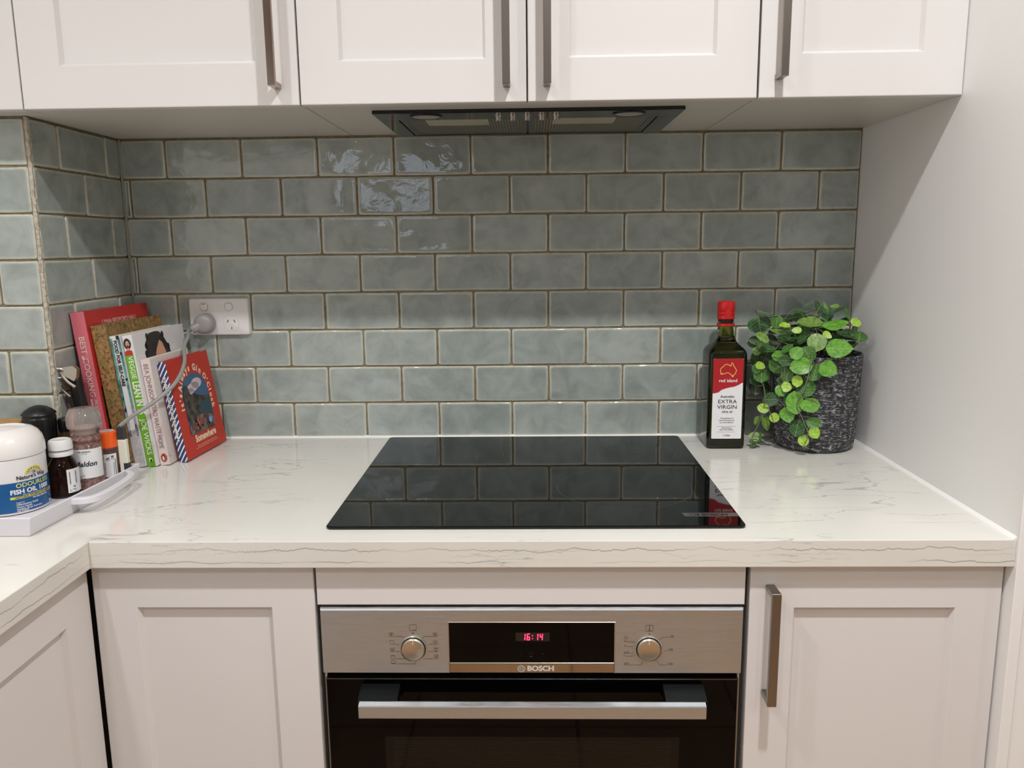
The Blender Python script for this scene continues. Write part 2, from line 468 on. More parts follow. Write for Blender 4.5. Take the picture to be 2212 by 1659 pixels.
loft(bm, [[(x, -0.004, ZB), (x, 0.002, ZB), (x, 0.002, ZB + 0.004)] for x in (XL, XR - 0.004)])
fin(bm, 'sealant_bead', wall_back, M_SIL)
bm = bmesh.new()
loft(bm, [[(XL + 0.0035, 0.001, z), (XL, 0.001, z), (XL, -0.0035, z)] for z in (ZB, ZT)])
fin(bm, 'sealant_bead', wall_left, P('sealant_corner', (138, 140, 132), 0.5))

# ---- stone worktop, an L with a mitred seam at the inner corner
def worktop():
    pts = [(XR - 0.0004, -0.6005), (XR - 0.0004, 0.002), (XL + 0.0004, 0.002), (XL + 0.0004, YN - 0.0005), (-1.0496, YN - 0.0005), (-1.0496, -2.1), (-0.4355, -2.1), (-0.4355, -0.6005)]
    bm = bmesh.new()
    vs = [bm.verts.new((x, y, ZB)) for x, y in pts]; f = bm.faces.new(vs)
    r = bmesh.ops.extrude_face_region(bm, geom=[f])
    for v in r['geom']:
        if isinstance(v, bmesh.types.BMVert): v.co.z -= 0.0385
    bmesh.ops.recalc_face_normals(bm, faces=bm.faces)
    es = [e for e in bm.edges if abs(e.verts[0].co.z - e.verts[1].co.z) < 1e-6 and all((v.co.y < YN - 0.1) for v in e.verts)]
    bmesh.ops.bevel(bm, geom=es, offset=0.0013, segments=2, profile=0.6, affect='EDGES')
    o = fin(bm, 'worktop', None, M_QUARTZ)
    return tag(o, 'white stone L-shaped worktop with fine grey veins along its thick front edge', 'worktop')
wt = worktop()
fin(B(-0.4358, -0.4342, -0.6015, -0.5995, ZB - 0.0385, ZB), 'seam', wt, P('seam', (196, 190, 176), 0.4))

# ================================================================ CABINETS
def door_mesh(w_, h_, t=0.018, stile=0.062, top=0.057, recess=0.0080, ch=0.0050):
    """front face towards -y at y=0, lower left corner at the origin"""
    bm = bmesh.new()
    def R(il, it, y): return [(il, y, it), (w_ - il, y, it), (w_ - il, y, h_ - it), (il, y, h_ - it)]
    e = 0.0014
    rings = [R(0, 0, t), R(0, 0, e), R(e * 0.3, e * 0.3, e * 0.3), R(e, e, 0)]
    if stile:
        def Q(d, y): return [(stile + d, y, top + d), (w_ - stile - d, y, top + d), (w_ - stile - d, y, h_ - top - d), (stile + d, y, h_ - top - d)]
        rings += [Q(0, 0), Q(0.0006, 0.0004), Q(ch, recess)]
    loft(bm, rings)
    return bm
def add_handle(door, x, z0, z1, mat=M_NICKEL, proud=0.033, wdt=0.0115, label=None):
    """flat bar on two square feet; door-local coordinates"""
    bm = box(bmesh.new(), x - wdt / 2, x + wdt / 2, -proud, -proud + 0.0075, z0, z1, bev=0.0007)
    for za, zb in ((z0, z0 + 0.0085), (z1 - 0.0085, z1)):
        box(bm, x - wdt / 2 + 0.0002, x + wdt / 2 - 0.0002, -proud + 0.006, 0.0, za + 0.0002, zb - 0.0002, bev=0.0007)
    return fin(bm, 'handle', door, mat, label=label)
def add_door(parent, x0, z0, w_, h_, y, **kw):
    return fin(door_mesh(w_, h_, **kw), 'door', parent, M_WHITE, loc=(x0, y, z0))
UY, UZ1 = -0.365, 2.24
def upper(name, label, x0, x1, ydepth=0.0, cut=None, z0=ZT + 0.0020, group=None):
    t = thing(name, label, 'cabinet', ((x0 + x1) / 2, (UY + ydepth) / 2, z0), group=group)
    bm = box(bmesh.new(), x0 - t.location.x + 0.0006, x1 - t.location.x - 0.0006, UY + 0.020 - t.location.y, ydepth - 0.0005 - t.location.y, 0, UZ1 - z0, bev=0.0004)
    fin(bm, 'body', t, M_BODY)
    return t
def up_door(t, x0, x1, hx=None, mat=M_NICKEL, zh=1.5305, stile=0.0630, label=None, top=0.0620):
    z0 = ZT + 0.0005
    d = add_door(t, x0 - t.location.x, z0 - t.location.z, x1 - x0, UZ1 - z0, UY - t.location.y, stile=stile, top=top)
    if hx is not None: add_handle(d, hx - x0, zh - z0, zh - z0 + 0.168, mat, label=label)
    return d
t = upper('wall_cabinet', 'white shaker wall cabinet at the far left end, above the tiled nib', -1.049, -0.6025, YN)
up_door(t, -1.047, -0.6032)
t = upper('wall_cabinet', 'white shaker wall cabinet above the books, with a shiny long handle on its door', -0.6020, -0.1740, 0.0)
fin(box(bmesh.new(), XL + 0.0008 - t.location.x, -0.6015 - t.location.x, YN + 0.0025 - t.location.y, -0.0005 - t.location.y, 0, UZ1 - ZT - 0.002), 'filler_panel', t, M_BODY)
up_door(t, -0.6012, -0.1745, -0.2058, M_POLISH, stile=0.0617, label='polished bar handle', zh=1.533)
t = upper('wall_cabinet', 'white double-door wall cabinet holding the rangehood, handles side by side', -0.1735, 0.5200, 0.0)
up_door(t, -0.1718, 0.1723, 0.1426, stile=0.0608)
up_door(t, 0.1745, 0.5187, 0.2033, stile=0.0612)
t = upper('wall_cabinet', 'white single-door wall cabinet meeting the right-hand wall, above the plant', 0.5205, 0.8244, 0.0)
up_door(t, 0.5218, 0.8240, 0.5498, stile=0.0610, zh=1.535)

FY = -0.584
def lower(name, label, x0, x1, z0, z1, y0=FY + 0.020, y1=-0.02, panels=True):
    t = thing(name, label, 'cabinet', ((x0 + x1) / 2, (y0 + y1) / 2, z0))
    lx, ly = t.location.x, t.location.y
    bm = box(bmesh.new(), x0 - lx, x1 - lx, y0 - ly, y1 - ly, 0, z1 - z0)
    fin(bm, 'body', t, M_BODY)
    return t
def low_door(t, x0, x1, z0, z1, **kw):
    return add_door(t, x0 - t.location.x, z0 - t.location.z, x1 - x0, z1 - z0, FY - t.location.y, **kw)
t = lower('base_cabinet', 'white shaker base cabinet left of the oven with no handle', -0.4450, -0.1300, 0.10, 0.861)
low_door(t, -0.4455, -0.1310, 0.105, 0.8560, stile=0.0605, top=0.0595)
fin(B(-0.4450 - t.location.x, -0.1300 - t.location.x, -0.53 - t.location.y, -0.515 - t.location.y, -0.1, 0), 'kickboard', t, M_WHITE)
t = lower('base_cabinet', 'white shaker base cabinet right of the oven with a bar handle', 0.4765, 0.8235, 0.10, 0.861)
d = low_door(t, 0.4775, 0.8222, 0.105, 0.8560, stile=0.0610, top=0.0605)
add_handle(d, 0.5049 - 0.4775, 0.6640 - 0.105, 0.8300 - 0.105, wdt=0.0125)
fin(B(0.4765 - t.location.x, 0.8235 - t.location.x, -0.53 - t.location.y, -0.515 - t.location.y, -0.1, 0), 'kickboard', t, M_WHITE)
# return run along the left arm, its doors facing right
t = thing('base_cabinet', 'white shaker base cabinet under the left arm of the worktop, facing the room', 'cabinet', (-0.75, -1.2, 0.10))
fin(B(-1.04 + 0.75, -0.4705 + 0.75, -2.09 + 1.2, -0.588 + 1.2, 0, 0.761), 'body', t, M_BODY)
for (ya, yb) in ((-1.060, -0.5865), (-1.535, -1.063), (-2.010, -1.538)):
    d = fin(door_mesh(yb - ya, 0.751, stile=0.0590, top=0.0595), 'door', t, M_WHITE, loc=(-0.4500 + 0.75, ya + 1.2, 0.005))
    d.rotation_euler = (0, 0, PI / 2)
fin(B(-0.515 + 0.75, -0.50 + 0.75, -2.09 + 1.2, -0.588 + 1.2, -0.1, 0), 'kickboard', t, M_WHITE)
# oven housing with the fascia strip above it
t = thing('oven_housing', 'white cabinet around the oven, its plain strip below the worktop', 'cabinet', (0.1730, -0.30, 0.10))
lx, ly = 0.1730, -0.30
bm = box(bmesh.new(), -0.1290 - lx, -0.1245 - lx, -0.570 - ly, -0.02 - ly, 0, 0.761)
box(bm, 0.4712 - lx, 0.4757 - lx, -0.570 - ly, -0.02 - ly, 0, 0.761)
box(bm, -0.1245 - lx, 0.4712 - lx, -0.04 - ly, -0.02 - ly, 0, 0.761)
box(bm, -0.1245 - lx, 0.4712 - lx, -0.570 - ly, -0.04 - ly, 0.720, 0.761)
box(bm, -0.1245 - lx, 0.4712 - lx, -0.570 - ly, -0.04 - ly, 0, 0.07)
fin(bm, 'body', t, M_DARKGAP)
fin(door_mesh(0.5985, 0.8560 - 0.7995, stile=0), 'fascia', t, M_WHITE, loc=(-0.1275 - lx, FY - ly, 0.7995 - 0.1))
fin(door_mesh(0.5985, 0.095, stile=0), 'plinth', t, M_WHITE, loc=(-0.1275 - lx, FY - ly, 0.0))

# ================================================================ OVEN
def oven():
    OX, OY, OZ = 0.1727, -0.30, 0.1995
    t = thing('built_in_oven', 'black glass and brushed steel oven under the worktop, red clock on its panel', 'oven', (OX, OY, OZ))
    L_ = lambda x0, x1, y0, y1, z0, z1: (x0 - OX, x1 - OX, y0 - OY, y1 - OY, z0 - OZ, z1 - OZ)
    fin(box(bmesh.new(), *L_(-0.120, 0.4665, -0.562, -0.06, 0.200, 0.790)), 'body', t, M_BLACKP)
    # steel edges that frame the door
    for (xa, xb) in ((-0.1243, -0.1212), (0.4668, 0.4698)): fin(box(bmesh.new(), *L_(xa, xb, -0.575, -0.56, 0.200, 0.697)), 'side_trim', t, M_STEEL)
    pz0, pz1 = 0.6972, 0.7952
    bm = bmesh.new()
    # panel with a rounded top edge and an opening for the display
    def R(ix, it, y): return [(-0.1243 - OX + ix, y - OY, pz0 - OZ), (0.4698 - OX - ix, y - OY, pz0 - OZ), (0.4698 - OX - ix, y - OY, pz1 - OZ - it), (-0.1243 - OX + ix, y - OY, pz1 - OZ - it)]
    rings = [R(0, 0, -0.562), R(0, 0, -0.5815), R(0.0004, 0.0012, -0.5840), R(0.0014, 0.0034, -0.5852)]
    H = [(0.0562, -0.5852, pz0), (0.2918, -0.5852, pz0), (0.2918, -0.5852, 0.7740), (0.0562, -0.5852, 0.7740)]
    rr = loft(bm, rings, cap1=False)[-1]
    hv = [bm.verts.new((x - OX, y - OY, z - OZ)) for x, y, z in H]
    hb = [bm.verts.new((x - OX, -0.5835 - OY, z - OZ)) for x, y, z in H]
    bm.faces.new((rr[0], hv[0], hv[3], rr[3])); bm.faces.new((rr[3], hv[3], hv[2], rr[2])); bm.faces.new((rr[2], hv[2], hv[1], rr[1]))
    for a in (3, 2, 1):
        b_ = (a + 3) % 4 if a != 0 else 0
    bm.faces.new((hv[3], hv[0], hb[0], hb[3])); bm.faces.new((hv[2], hv[3], hb[3], hb[2])); bm.faces.new((hv[1], hv[2], hb[2], hb[1])); bm.faces.new(hb)
    panel = fin(bm, 'control_panel', t, M_STEEL)
    bm = bmesh.new()
    for (a, b_, z0, z1) in ((0.0560, 0.0575, pz0, 0.7745), (0.2905, 0.2920, pz0, 0.7745), (0.0560, 0.2920, 0.7733, 0.7746)):
        box(bm, *L_(a, b_, -0.5856, -0.5835, z0, z1), bev=0.0003)
    fin(bm, 'display_frame', panel, M_SILVER)
    disp = fin(box(bmesh.new(), *L_(0.0576, 0.2904, -0.5846, -0.5836, 0.7130, 0.7732)), 'display', panel, M_OGLASS)
    fin(box(bmesh.new(), *L_(0.0576, 0.2904, -0.5860, -0.5836, 0.6976, 0.7112), bev=0.0005), 'trim_strip', panel, M_CHROME)
    fin(box(bmesh.new(), *L_(0.0576, 0.2904, -0.5858, -0.5836, 0.7114, 0.7128), bev=0.0003), 'display_ledge', panel, M_SILVER)
    S1 = Plane((0.1727 - OX, -0.5860 - OY, 0.7044 - OZ), (1, 0, 0), (0, 0, 1))
    lx = 0.0175
    lettering(panel, S1, [('BOSCH', lx - 0.0035, 0.0001, 0.0108, 0.045, 0, 'CENTER', 1.08)], P('logo_grey', (206, 200, 190), 0.4), 'emblem_lettering')
    shapes(panel, S1, ring_strokes(-0.0168 + 0.0035, 0, 0.0050, 0.0008) + ring_strokes(-0.0133, 0, 0.0034, 0.0006) + [rect(-0.0152, -0.0146, -0.0022, 0.0022), rect(-0.0120, -0.0114, -0.0022, 0.0022), rect(-0.0152, -0.0114, -0.0004, 0.0004)], P('logo_grey', (206, 200, 190), 0.4), 'emblem', k=2)
    # clock digits, seven segment
    M_LED = P('red_led', (255, 30, 60), 0.5); b = M_LED.node_tree.nodes['Principled BSDF']
    b.inputs['Emission Color'].default_value = (1.0, 0.02, 0.07, 1); b.inputs['Emission Strength'].default_value = 5.0
    S2 = Plane((0.1755 - OX, -0.5847 - OY, 0.7520 - OZ), (1, 0, 0), (0, 0, 1))
    segs = {'1': 'bc', '6': 'afgedc', '4': 'fgbc'}
    w_, h_, q = 0.0046, 0.0100, 0.00135
    polys = []
    for ch, cx in (('1', -0.0122), ('6', -0.0058), ('1', 0.0058), ('4', 0.0122)):
        for s_ in segs[ch]:
            g = 0.0004
            dd = {'a': rect(-w_ / 2 + g, w_ / 2 - g, h_ / 2 - q, h_ / 2), 'd': rect(-w_ / 2 + g, w_ / 2 - g, -h_ / 2, -h_ / 2 + q), 'g': rect(-w_ / 2 + g, w_ / 2 - g, -q / 2, q / 2),
                  'f': rect(-w_ / 2, -w_ / 2 + q, g, h_ / 2 - g), 'b': rect(w_ / 2 - q, w_ / 2, g, h_ / 2 - g), 'e': rect(-w_ / 2, -w_ / 2 + q, -h_ / 2 + g, -g), 'c': rect(w_ / 2 - q, w_ / 2, -h_ / 2 + g, -g)}[s_]
            polys.append([(x + cx + 0.05 * y, y) for x, y in dd])
    polys += [rect(-0.0008, 0.0006, 0.0012, 0.0026), rect(-0.0008, 0.0006, -0.0032, -0.0018)]
    shapes(disp, S2, polys, M_LED, 'clock_digits', k=2)
    shapes(disp, S2, [rect(-0.024, 0.024, -0.0065, 0.0065)], P('display_window', (22, 16, 16), 0.2), 'clock_window', k=1)
    S3 = Plane((0.1727 - OX, -0.5847 - OY, 0.7265 - OZ), (1, 0, 0), (0, 0, 1))
    shapes(disp, S3, [rect(-0.0165, -0.0125, -0.0002, 0.0002), rect(0.0150, 0.0192, -0.0002, 0.0002), rect(0.0169, 0.0173, -0.0021, 0.0021)] + ring_strokes(0.0005, 0.0, 0.0025, 0.0003, 20) + [rect(-0.0016, 0.0026, -0.0052, -0.0040)], P('faint_print', (48, 44, 42), 0.5), 'touch_symbols', k=1)
    # knobs with their printed scales (drawing units of 0.147 mm, origin at the knob)
    u = 0.000147
    def knob(cx, cz):
        bm = bmesh.new()
        prof = [(0.0193, 0.0), (0.0193, 0.0016), (0.0180, 0.0024), (0.0172, 0.0016), (0.0172, 0.0)]
        lathe(bm, prof, 48); bmesh.ops.rotate(bm, verts=bm.verts, matrix=Matrix.Rotation(PI / 2, 3, 'X'))
        rg = fin(bm, 'knob_ring', panel, M_SILVER, smooth=True, loc=(cx - OX, -0.5852 - OY, cz - OZ))
        bm = bmesh.new(); lathe(bm, [(0.0165, 0.0), (0.0165, 0.0040), (0.0160, 0.0052), (0.0150, 0.0060), (0.0143, 0.0056), (0.0001, 0.0054)], 48)
        bmesh.ops.rotate(bm, verts=bm.verts, matrix=Matrix.Rotation(PI / 2, 3, 'X'))
        kn = fin(bm, 'knob', panel, M_SILVER, smooth=True, loc=(cx - OX, -0.5852 - OY, cz - OZ))
        fin(box(bmesh.new(), -0.0003, 0.0003, -0.0062, -0.0053, 0.0085, 0.0148), 'pointer', kn, M_PRINTW)
    knob(0.0066, 0.7345); knob(0.3386, 0.7345)
    def rr_(x, y, w_, h_, lw=2.6): # rounded square outline
        p = rrect(w_, h_, min(w_, h_) * 0.18, 3, x, y); return stroke(p + [p[0]], lw)
    def U(polys): return [[(x * u, y * u) for x, y in p] for p in polys]
    SL = Plane((0.0066 - OX, -0.5852 - OY, 0.7345 - OZ), (1, 0, 0), (0, 0, 1))
    pl = rr_(0, 214, 68, 62) + [rect(a, a + 8, 186, 194) for a in (0, 12, 24)] + ring_strokes(0, 156, 8, 4, 16)
    for (x, y) in ((-210, 142), (-206, 62), (-204, -16), (-202, -90), (-200, -144)): pl += rr_(x, y, 42, 36)
    for (x, y) in ((212, 142), (214, 62), (216, -16), (218, -88)): pl += rr_(x, y, 42, 38)
    pl += stroke([(-178, 124), (-108, 124), (-86, 112)], 3) + stroke([(-176, 44), (-140, 44)], 3) + stroke([(-172, -34), (-134, -34)], 3) + stroke([(-172, -108), (-80, -108)], 3) + stroke([(-172, -162), (12, -162), (12, -138)], 3)
    pl += stroke([(88, 108), (108, 124), (186, 124)], 3) + stroke([(146, 44), (186, 44)], 3) + stroke([(146, -34), (186, -34)], 3) + stroke([(100, -108), (186, -108)], 3)
    pl += ring_strokes(-210, 140, 7, 4, 12) + [rect(-214, -206, 148, 156)] + stroke([(-216, -6), (-192, -26)], 4) + stroke([(-216, -26), (-192, -6)], 4) + stroke([(-218, -80), (-186, -80)], 3) + stroke([(-216, -155), (-184, -155)], 3)
    pl += [rect(204, 210, 130, 154), rect(214, 220, 130, 154)] + stroke([(200, 56), (208, 68), (216, 56), (224, 68)], 4) + ring_strokes(216, -22, 7, 4, 12) + stroke([(204, -2), (228, -2)], 4) + ring_strokes(218, -90, 8, 4, 12) + stroke([(224, -84), (232, -76)], 4)
    shapes(panel, SL, U(pl), M_PRINTDG, 'dial_print', k=1)
    SR = Plane((0.3386 - OX, -0.5852 - OY, 0.7345 - OZ), (1, 0, 0), (0, 0, 1))
    f = 4.424 / 6.32
    pr = [[(x * f, y * f) for x, y in p] for p in (
        rr_(8, 298, 100, 90, 4) + stroke([(8, 330), (8, 280)], 8) + ring_strokes(8, 272, 9, 6, 14) + [disc(8, 212, 10)] +
        rr_(-310, 162, 44, 36, 4) + stroke([(-290, 98), (-182, 98)], 4) + stroke([(-302, 30), (-212, 30)], 4) + stroke([(-254, -72), (-212, -72), (-200, -66)], 4) +
        stroke([(-312, -114), (-226, -114), (-188, -98)], 4) + stroke([(-254, -242), (-98, -242), (-74, -190)], 4) +
        stroke([(152, 132), (186, 166), (280, 166)], 4) + stroke([(212, -32), (256, -32)], 4) + stroke([(104, -170), (156, -242), (256, -242)], 4) +
        [rect(-334, -328, 96, 116), rect(-322, -316, 96, 116), rect(-310, -304, 96, 116), rect(-330, -324, 34, 54), rect(-318, -312, 34, 54), rect(-332, -326, -112, -90)])]
    for k in range(22):
        a = math.radians(20 - k * 10.5)
        if k in (2, 3, 10, 16): continue
        pr.append(disc(215 * f * math.cos(a), (215 * math.sin(a) + 0) * f, 2.6, n=8))
    shapes(panel, SR, U(pr), M_PRINTDG, 'dial_print', k=1)
    g = f * u
    lettering(panel, SR, [('50', 316 * g, 176 * g, 0.0052), ('100', 298 * g, -20 * g, 0.0052), ('150', 298 * g, -230 * g, 0.0052), ('200', -300 * g, -230 * g, 0.0052), ('250', -300 * g, -62 * g, 0.0052)], M_PRINTDG, 'dial_numbers', k=1)
    # vent gap and door
    dz0, dz1 = 0.2030, 0.6868
    def R2(i, y, z0=dz0, z1=dz1): return [(x - OX, y - OY, z - OZ) for x, z in ((-0.1207 + i, z0 + i), (0.4660 - i, z0 + i), (0.4660 - i, z1 - i), (-0.1207 + i, z1 - i))]
    bm = bmesh.new(); loft(bm, [R2(0, -0.564), R2(0, -0.5822), R2(0.0008, -0.5838)])
    dr = fin(bm, 'oven_door', t, M_OGLASS)
    bm = bmesh.new()
    for (a, b_, c, d) in ((-0.1212, -0.1200, dz0, dz1 + 0.0004), (0.4653, 0.4665, dz0, dz1 + 0.0004), (-0.1212, 0.4665, dz1 - 0.0006, dz1 + 0.0006)):
        box(bm, *L_(a, b_, -0.5840, -0.566, c, d))
    fin(bm, 'door_edge', dr, P('door_edge', (112, 112, 108), 0.3, 1.0))
    # window print: a faint frame and fine lines behind the glass
    mt = P('oven_window', (18, 15, 12), 0.06, 0.0, Specular_IOR_Level=0.22); t_, N, Lk, bb = nt(mt)
    v = mapped(N, Lk, (1, 1, 1)); wv = N('ShaderNodeTexWave'); wv.bands_direction = 'Z'; wv.inputs['Scale'].default_value = 95; Lk(v, wv.inputs[0])
    r_ = ramp(N, [(0.35, rgba((14, 11, 9))), (0.6, rgba((36, 31, 25)))]); Lk(wv.outputs['Fac'], r_.inputs[0]); Lk(r_.outputs[0], bb.inputs['Base Color'])
    fin(box(bmesh.new(), *L_(-0.0275, 0.3735, -0.58388, -0.5836, 0.29, 0.5890)), 'window_lines', dr, mt)
    bm = bmesh.new()
    box(bm, *L_(-0.0395, 0.3855, -0.58388, -0.5836, 0.5890, 0.5960)); box(bm, *L_(-0.0395, -0.0275, -0.58388, -0.5836, 0.29, 0.5890)); box(bm, *L_(0.3735, 0.3855, -0.58388, -0.5836, 0.29, 0.5890))
    fin(bm, 'window_frame', dr, P('window_band', (17, 15, 12), 0.05, 0.0, Specular_IOR_Level=0.22))
    # handle: faceted steel bar on two black mounts
    prof = [(-0.6235, 0.6692), (-0.6165, 0.6712), (-0.6130, 0.6700), (-0.6110, 0.6500), (-0.6130, 0.6485), (-0.6232, 0.6495), (-0.6245, 0.6510), (-0.6243, 0.6675)]
    bm = bmesh.new(); loft(bm, [[(x - OX, y - OY, z - OZ) for y, z in prof] for x in (-0.0668, 0.4136)])
    hd = fin(bm, 'handle', t, M_STEEL)
    for (xa, xb) in ((-0.0700, -0.0145), (0.3600, 0.4170)):
        bm = bmesh.new()
        p2 = [(-0.5838, 0.6790), (-0.6085, 0.6722), (-0.6150, 0.6700), (-0.6150, 0.6510), (-0.6070, 0.6500), (-0.5838, 0.6600)]
        loft(bm, [[(x - OX, y - OY, z - OZ) for y, z in p2] for x in (xa, xb)])
        fin(bm, 'handle_mount', hd, M_MOUNT)
oven()

# ================================================================ HOB
def hob():
    hx, hy0, hy1 = 0.1797, -0.5560, -0.0210
    w_ = 0.5960; cy = (hy0 + hy1) / 2; d_ = hy1 - hy0
    t = thing('induction_hob', 'black glass hob set in the white worktop above the oven', 'hob', (hx, cy, ZB))
    bm = bmesh.new()
    def R(i, z): return [(x, y, z) for x, y in rrect(w_ - 2 * i, d_ - 2 * i, 0.009 - i * 0.5, 6)]
    loft(bm, [R(0.006, 0.0001), R(0.006, 0.0012), R(0.0008, 0.0013), R(0, 0.0022), R(0, 0.0038), R(0.0012, 0.0050)])
    g = fin(bm, 'glass_plate', t, M_BGLASS)
    T = Plane((0, 0, 0.0050), (1, 0, 0), (0, 1, 0), 0.00008)
    for (x, y, r) in ((0.0055 - hx, -0.382 - cy, 0.079), (0.030 - hx, -0.172 - cy, 0.0925), (0.326 - hx, -0.375 - cy, 0.109), (0.372 - hx, -0.165 - cy, 0.072)):
        shapes(t, T, ring_strokes(x, y, r, 0.0007, 72), M_RING, 'cooking_zone_ring', k=1)
    pc = []
    for (x, y) in ((0.0055, -0.382), (0.030, -0.172), (0.326, -0.375), (0.372, -0.165)):
        pc += stroke([(x - hx - 0.006, y - cy), (x - hx + 0.006, y - cy)], 0.0006) + stroke([(x - hx, y - cy - 0.006), (x - hx, y - cy + 0.006)], 0.0006)
    pc += [disc(0.16 - hx + k * 0.022, hy0 - cy + 0.028, 0.0022, n=10) for k in range(-6, 7)]
    for k in range(0, len(pc), 1): shapes(t, T, [pc[k]], P('hob_faint', (30, 33, 34), 0.2), 'touch_mark', k=1)
    st = shapes(t, T, [[(0.3957 - hx, -0.5020 - cy), (0.4765 - hx, -0.5020 - cy), (0.4765 - hx, -0.5180 - cy), (0.3982 - hx, -0.5180 - cy)]], P('hob_strip', (72, 72, 72), 0.25), 'name_strip', k=2)
    lettering(t, T, [('BOSCH', 0.4425 - hx, -0.5105 - cy, 0.0115, 0.05, 0, 'CENTER', 1.0)], M_PRINTK, k=4)
    shapes(t, T, ring_strokes(0.4105 - hx, -0.5100 - cy, 0.0042, 0.0010, 20) + [rect(0.4165 - hx, 0.4205 - hx, -0.5135 - cy, -0.5065 - cy)], M_PRINTK, 'emblem', k=4)
hob()

# ================================================================ RANGEHOOD
def hood():
    z = ZT + 0.0020
    x0, x1, y0, y1 = -0.0770, 0.4255, -0.2960, -0.0140
    cx, cy = (x0 + x1) / 2, (y0 + y1) / 2
    t = thing('rangehood', 'dark built-in rangehood with two mesh filters under the double-door wall cabinet', 'rangehood', (cx, cy, z - 0.006))
    X = lambda v: v - cx
    Y = lambda v: v - cy
    fx0, fx1, fy0, fy1 = -0.0460, 0.3925, -0.2270, -0.0300
    bm = bmesh.new()
    for (a, b_, c, d) in ((x0, x1, y0, fy0), (x0, x1, fy1, y1), (x0, fx0, fy0, fy1), (fx1, x1, fy0, fy1)):
        box(bm, X(a), X(b_), Y(c), Y(d), 0.0, 0.006, bev=0.0006)
    fr = fin(bm, 'frame', t, M_DKFRAME)
    fin(box(bmesh.new(), X(fx0), X(fx1), Y(fy0), Y(fy1), 0.0040, 0.0058), 'cavity', t, M_BLACKP)
    mt = P('filter_mesh', (128, 124, 108), 0.35, 0.6); t_, N, Lk, bb = nt(mt)
    v = mapped(N, Lk, (1, 1, 1))
    br = N('ShaderNodeTexChecker'); br.inputs['Scale'].default_value = 520; Lk(v, br.inputs[0])
    wv = N('ShaderNodeTexWave'); wv.bands_direction = 'X'; wv.inputs['Scale'].default_value = 60; Lk(v, wv.inputs[0])
    wy = N('ShaderNodeTexWave'); wy.bands_direction = 'Y'; wy.inputs['Scale'].default_value = 60; Lk(v, wy.inputs[0])
    mx = math_(N, Lk, 'MULTIPLY', wv.outputs['Fac'], wy.outputs['Fac'])
    r_ = ramp(N, [(0.1, rgba((70, 68, 58))), (0.5, rgba((178, 172, 150)))]); Lk(mx, r_.inputs[0]); Lk(r_.outputs[0], bb.inputs['Base Color'])
    xm = 0.1732
    for (a, b_) in ((fx0 + 0.002, xm - 0.0012), (xm + 0.0012, fx1 - 0.002)):
        ff = bmesh.new(); q = 0.011
        for (p, q1, r1, s1) in ((a, b_, fy0 + 0.002, fy0 + 0.002 + 0.006), (a, b_, fy1 - 0.002 - q, fy1 - 0.002), (a, a + q, fy0 + 0.008, fy1 - 0.002 - q), (b_ - q, b_, fy0 + 0.008, fy1 - 0.002 - q)):
            box(ff, X(p), X(q1), Y(r1), Y(s1), 0.0008, 0.0040, bev=0.0004)
        fl = fin(ff, 'filter', t, P('filter_frame', (112, 112, 108), 0.35, 0.8))
        fin(box(bmesh.new(), X(a + q), X(b_ - q), Y(fy0 + 0.008), Y(fy1 - q - 0.002), 0.0016, 0.0036), 'mesh', fl, mt)
        xc = (a + b_) / 2 - 0.012
        bm = box(bmesh.new(), X(xc - 0.054), X(xc + 0.054), Y(fy0 + 0.009), Y(fy0 + 0.075), 0.0006, 0.0018, bev=0.0003)
        ct = fin(bm, 'catch', fl, P('catch', (176, 170, 150), 0.5, 0.2))
    for xx in (0.0065, 0.3395):
        bm = bmesh.new(); lathe(bm, [(0.0270, 0.0), (0.0270, -0.0016), (0.0235, -0.0020), (0.0225, 0.0)], 36)
        lm = fin(bm, 'lamp', t, M_DKFRAME, smooth=True, loc=(X(xx), Y(-0.2640), 0.0))
        bm = bmesh.new(); lathe(bm, [(0.0222, 0.0), (0.0222, -0.0012), (0.0120, -0.0022), (0.0002, -0.0025)], 36)
        fin(bm, 'lens', lm, P('frosted_lens', (150, 150, 146), 0.35), smooth=True)
    for k in range(5):
        bm = bmesh.new(); lathe(bm, [(0.0068, 0.0), (0.0068, -0.0012), (0.0052, -0.0016), (0.0052, -0.0070), (0.0045, -0.0078), (0.0002, -0.0080)], 20)
        fin(bm, 'button', t, M_SILVER, smooth=True, loc=(X(0.1252 + 0.0238 * k), Y(-0.2600), 0.0))
hood()

# ================================================================ CEILING DOWNLIGHTS
def downlights():
    em = P('lamp_lens', (255, 244, 230), 0.5); b = em.node_tree.nodes['Principled BSDF']
    b.inputs['Emission Color'].default_value = (1.0, 0.93, 0.86, 1); b.inputs['Emission Strength'].default_value = 14.0
    for i, (x, y, _) in enumerate(LAMPS):
        t = thing('downlight', ('white recessed downlight in the ceiling in front of the oven', 'white recessed downlight above the left arm of the worktop', 'white recessed downlight near the rear wall, on the oven side', 'white recessed downlight near the rear window', 'unseen white downlight added in the far corner past the end panel for ambient light', 'unseen white downlight added in the rear corner away from the window for ambient light')[i], 'downlight', (x, y, CEIL), group='ceiling downlights')
        bm = bmesh.new(); lathe(bm, [(0.046, -0.0002), (0.046, -0.003), (0.038, -0.005), (0.0375, -0.0002)], 32)
        fin(bm, 'trim_ring', t, M_PLASTW, smooth=True)
        bm = bmesh.new(); lathe(bm, [(0.0372, -0.0002), (0.0372, -0.002)], 32)
        fin(bm, 'lens', t, em)
downlights()

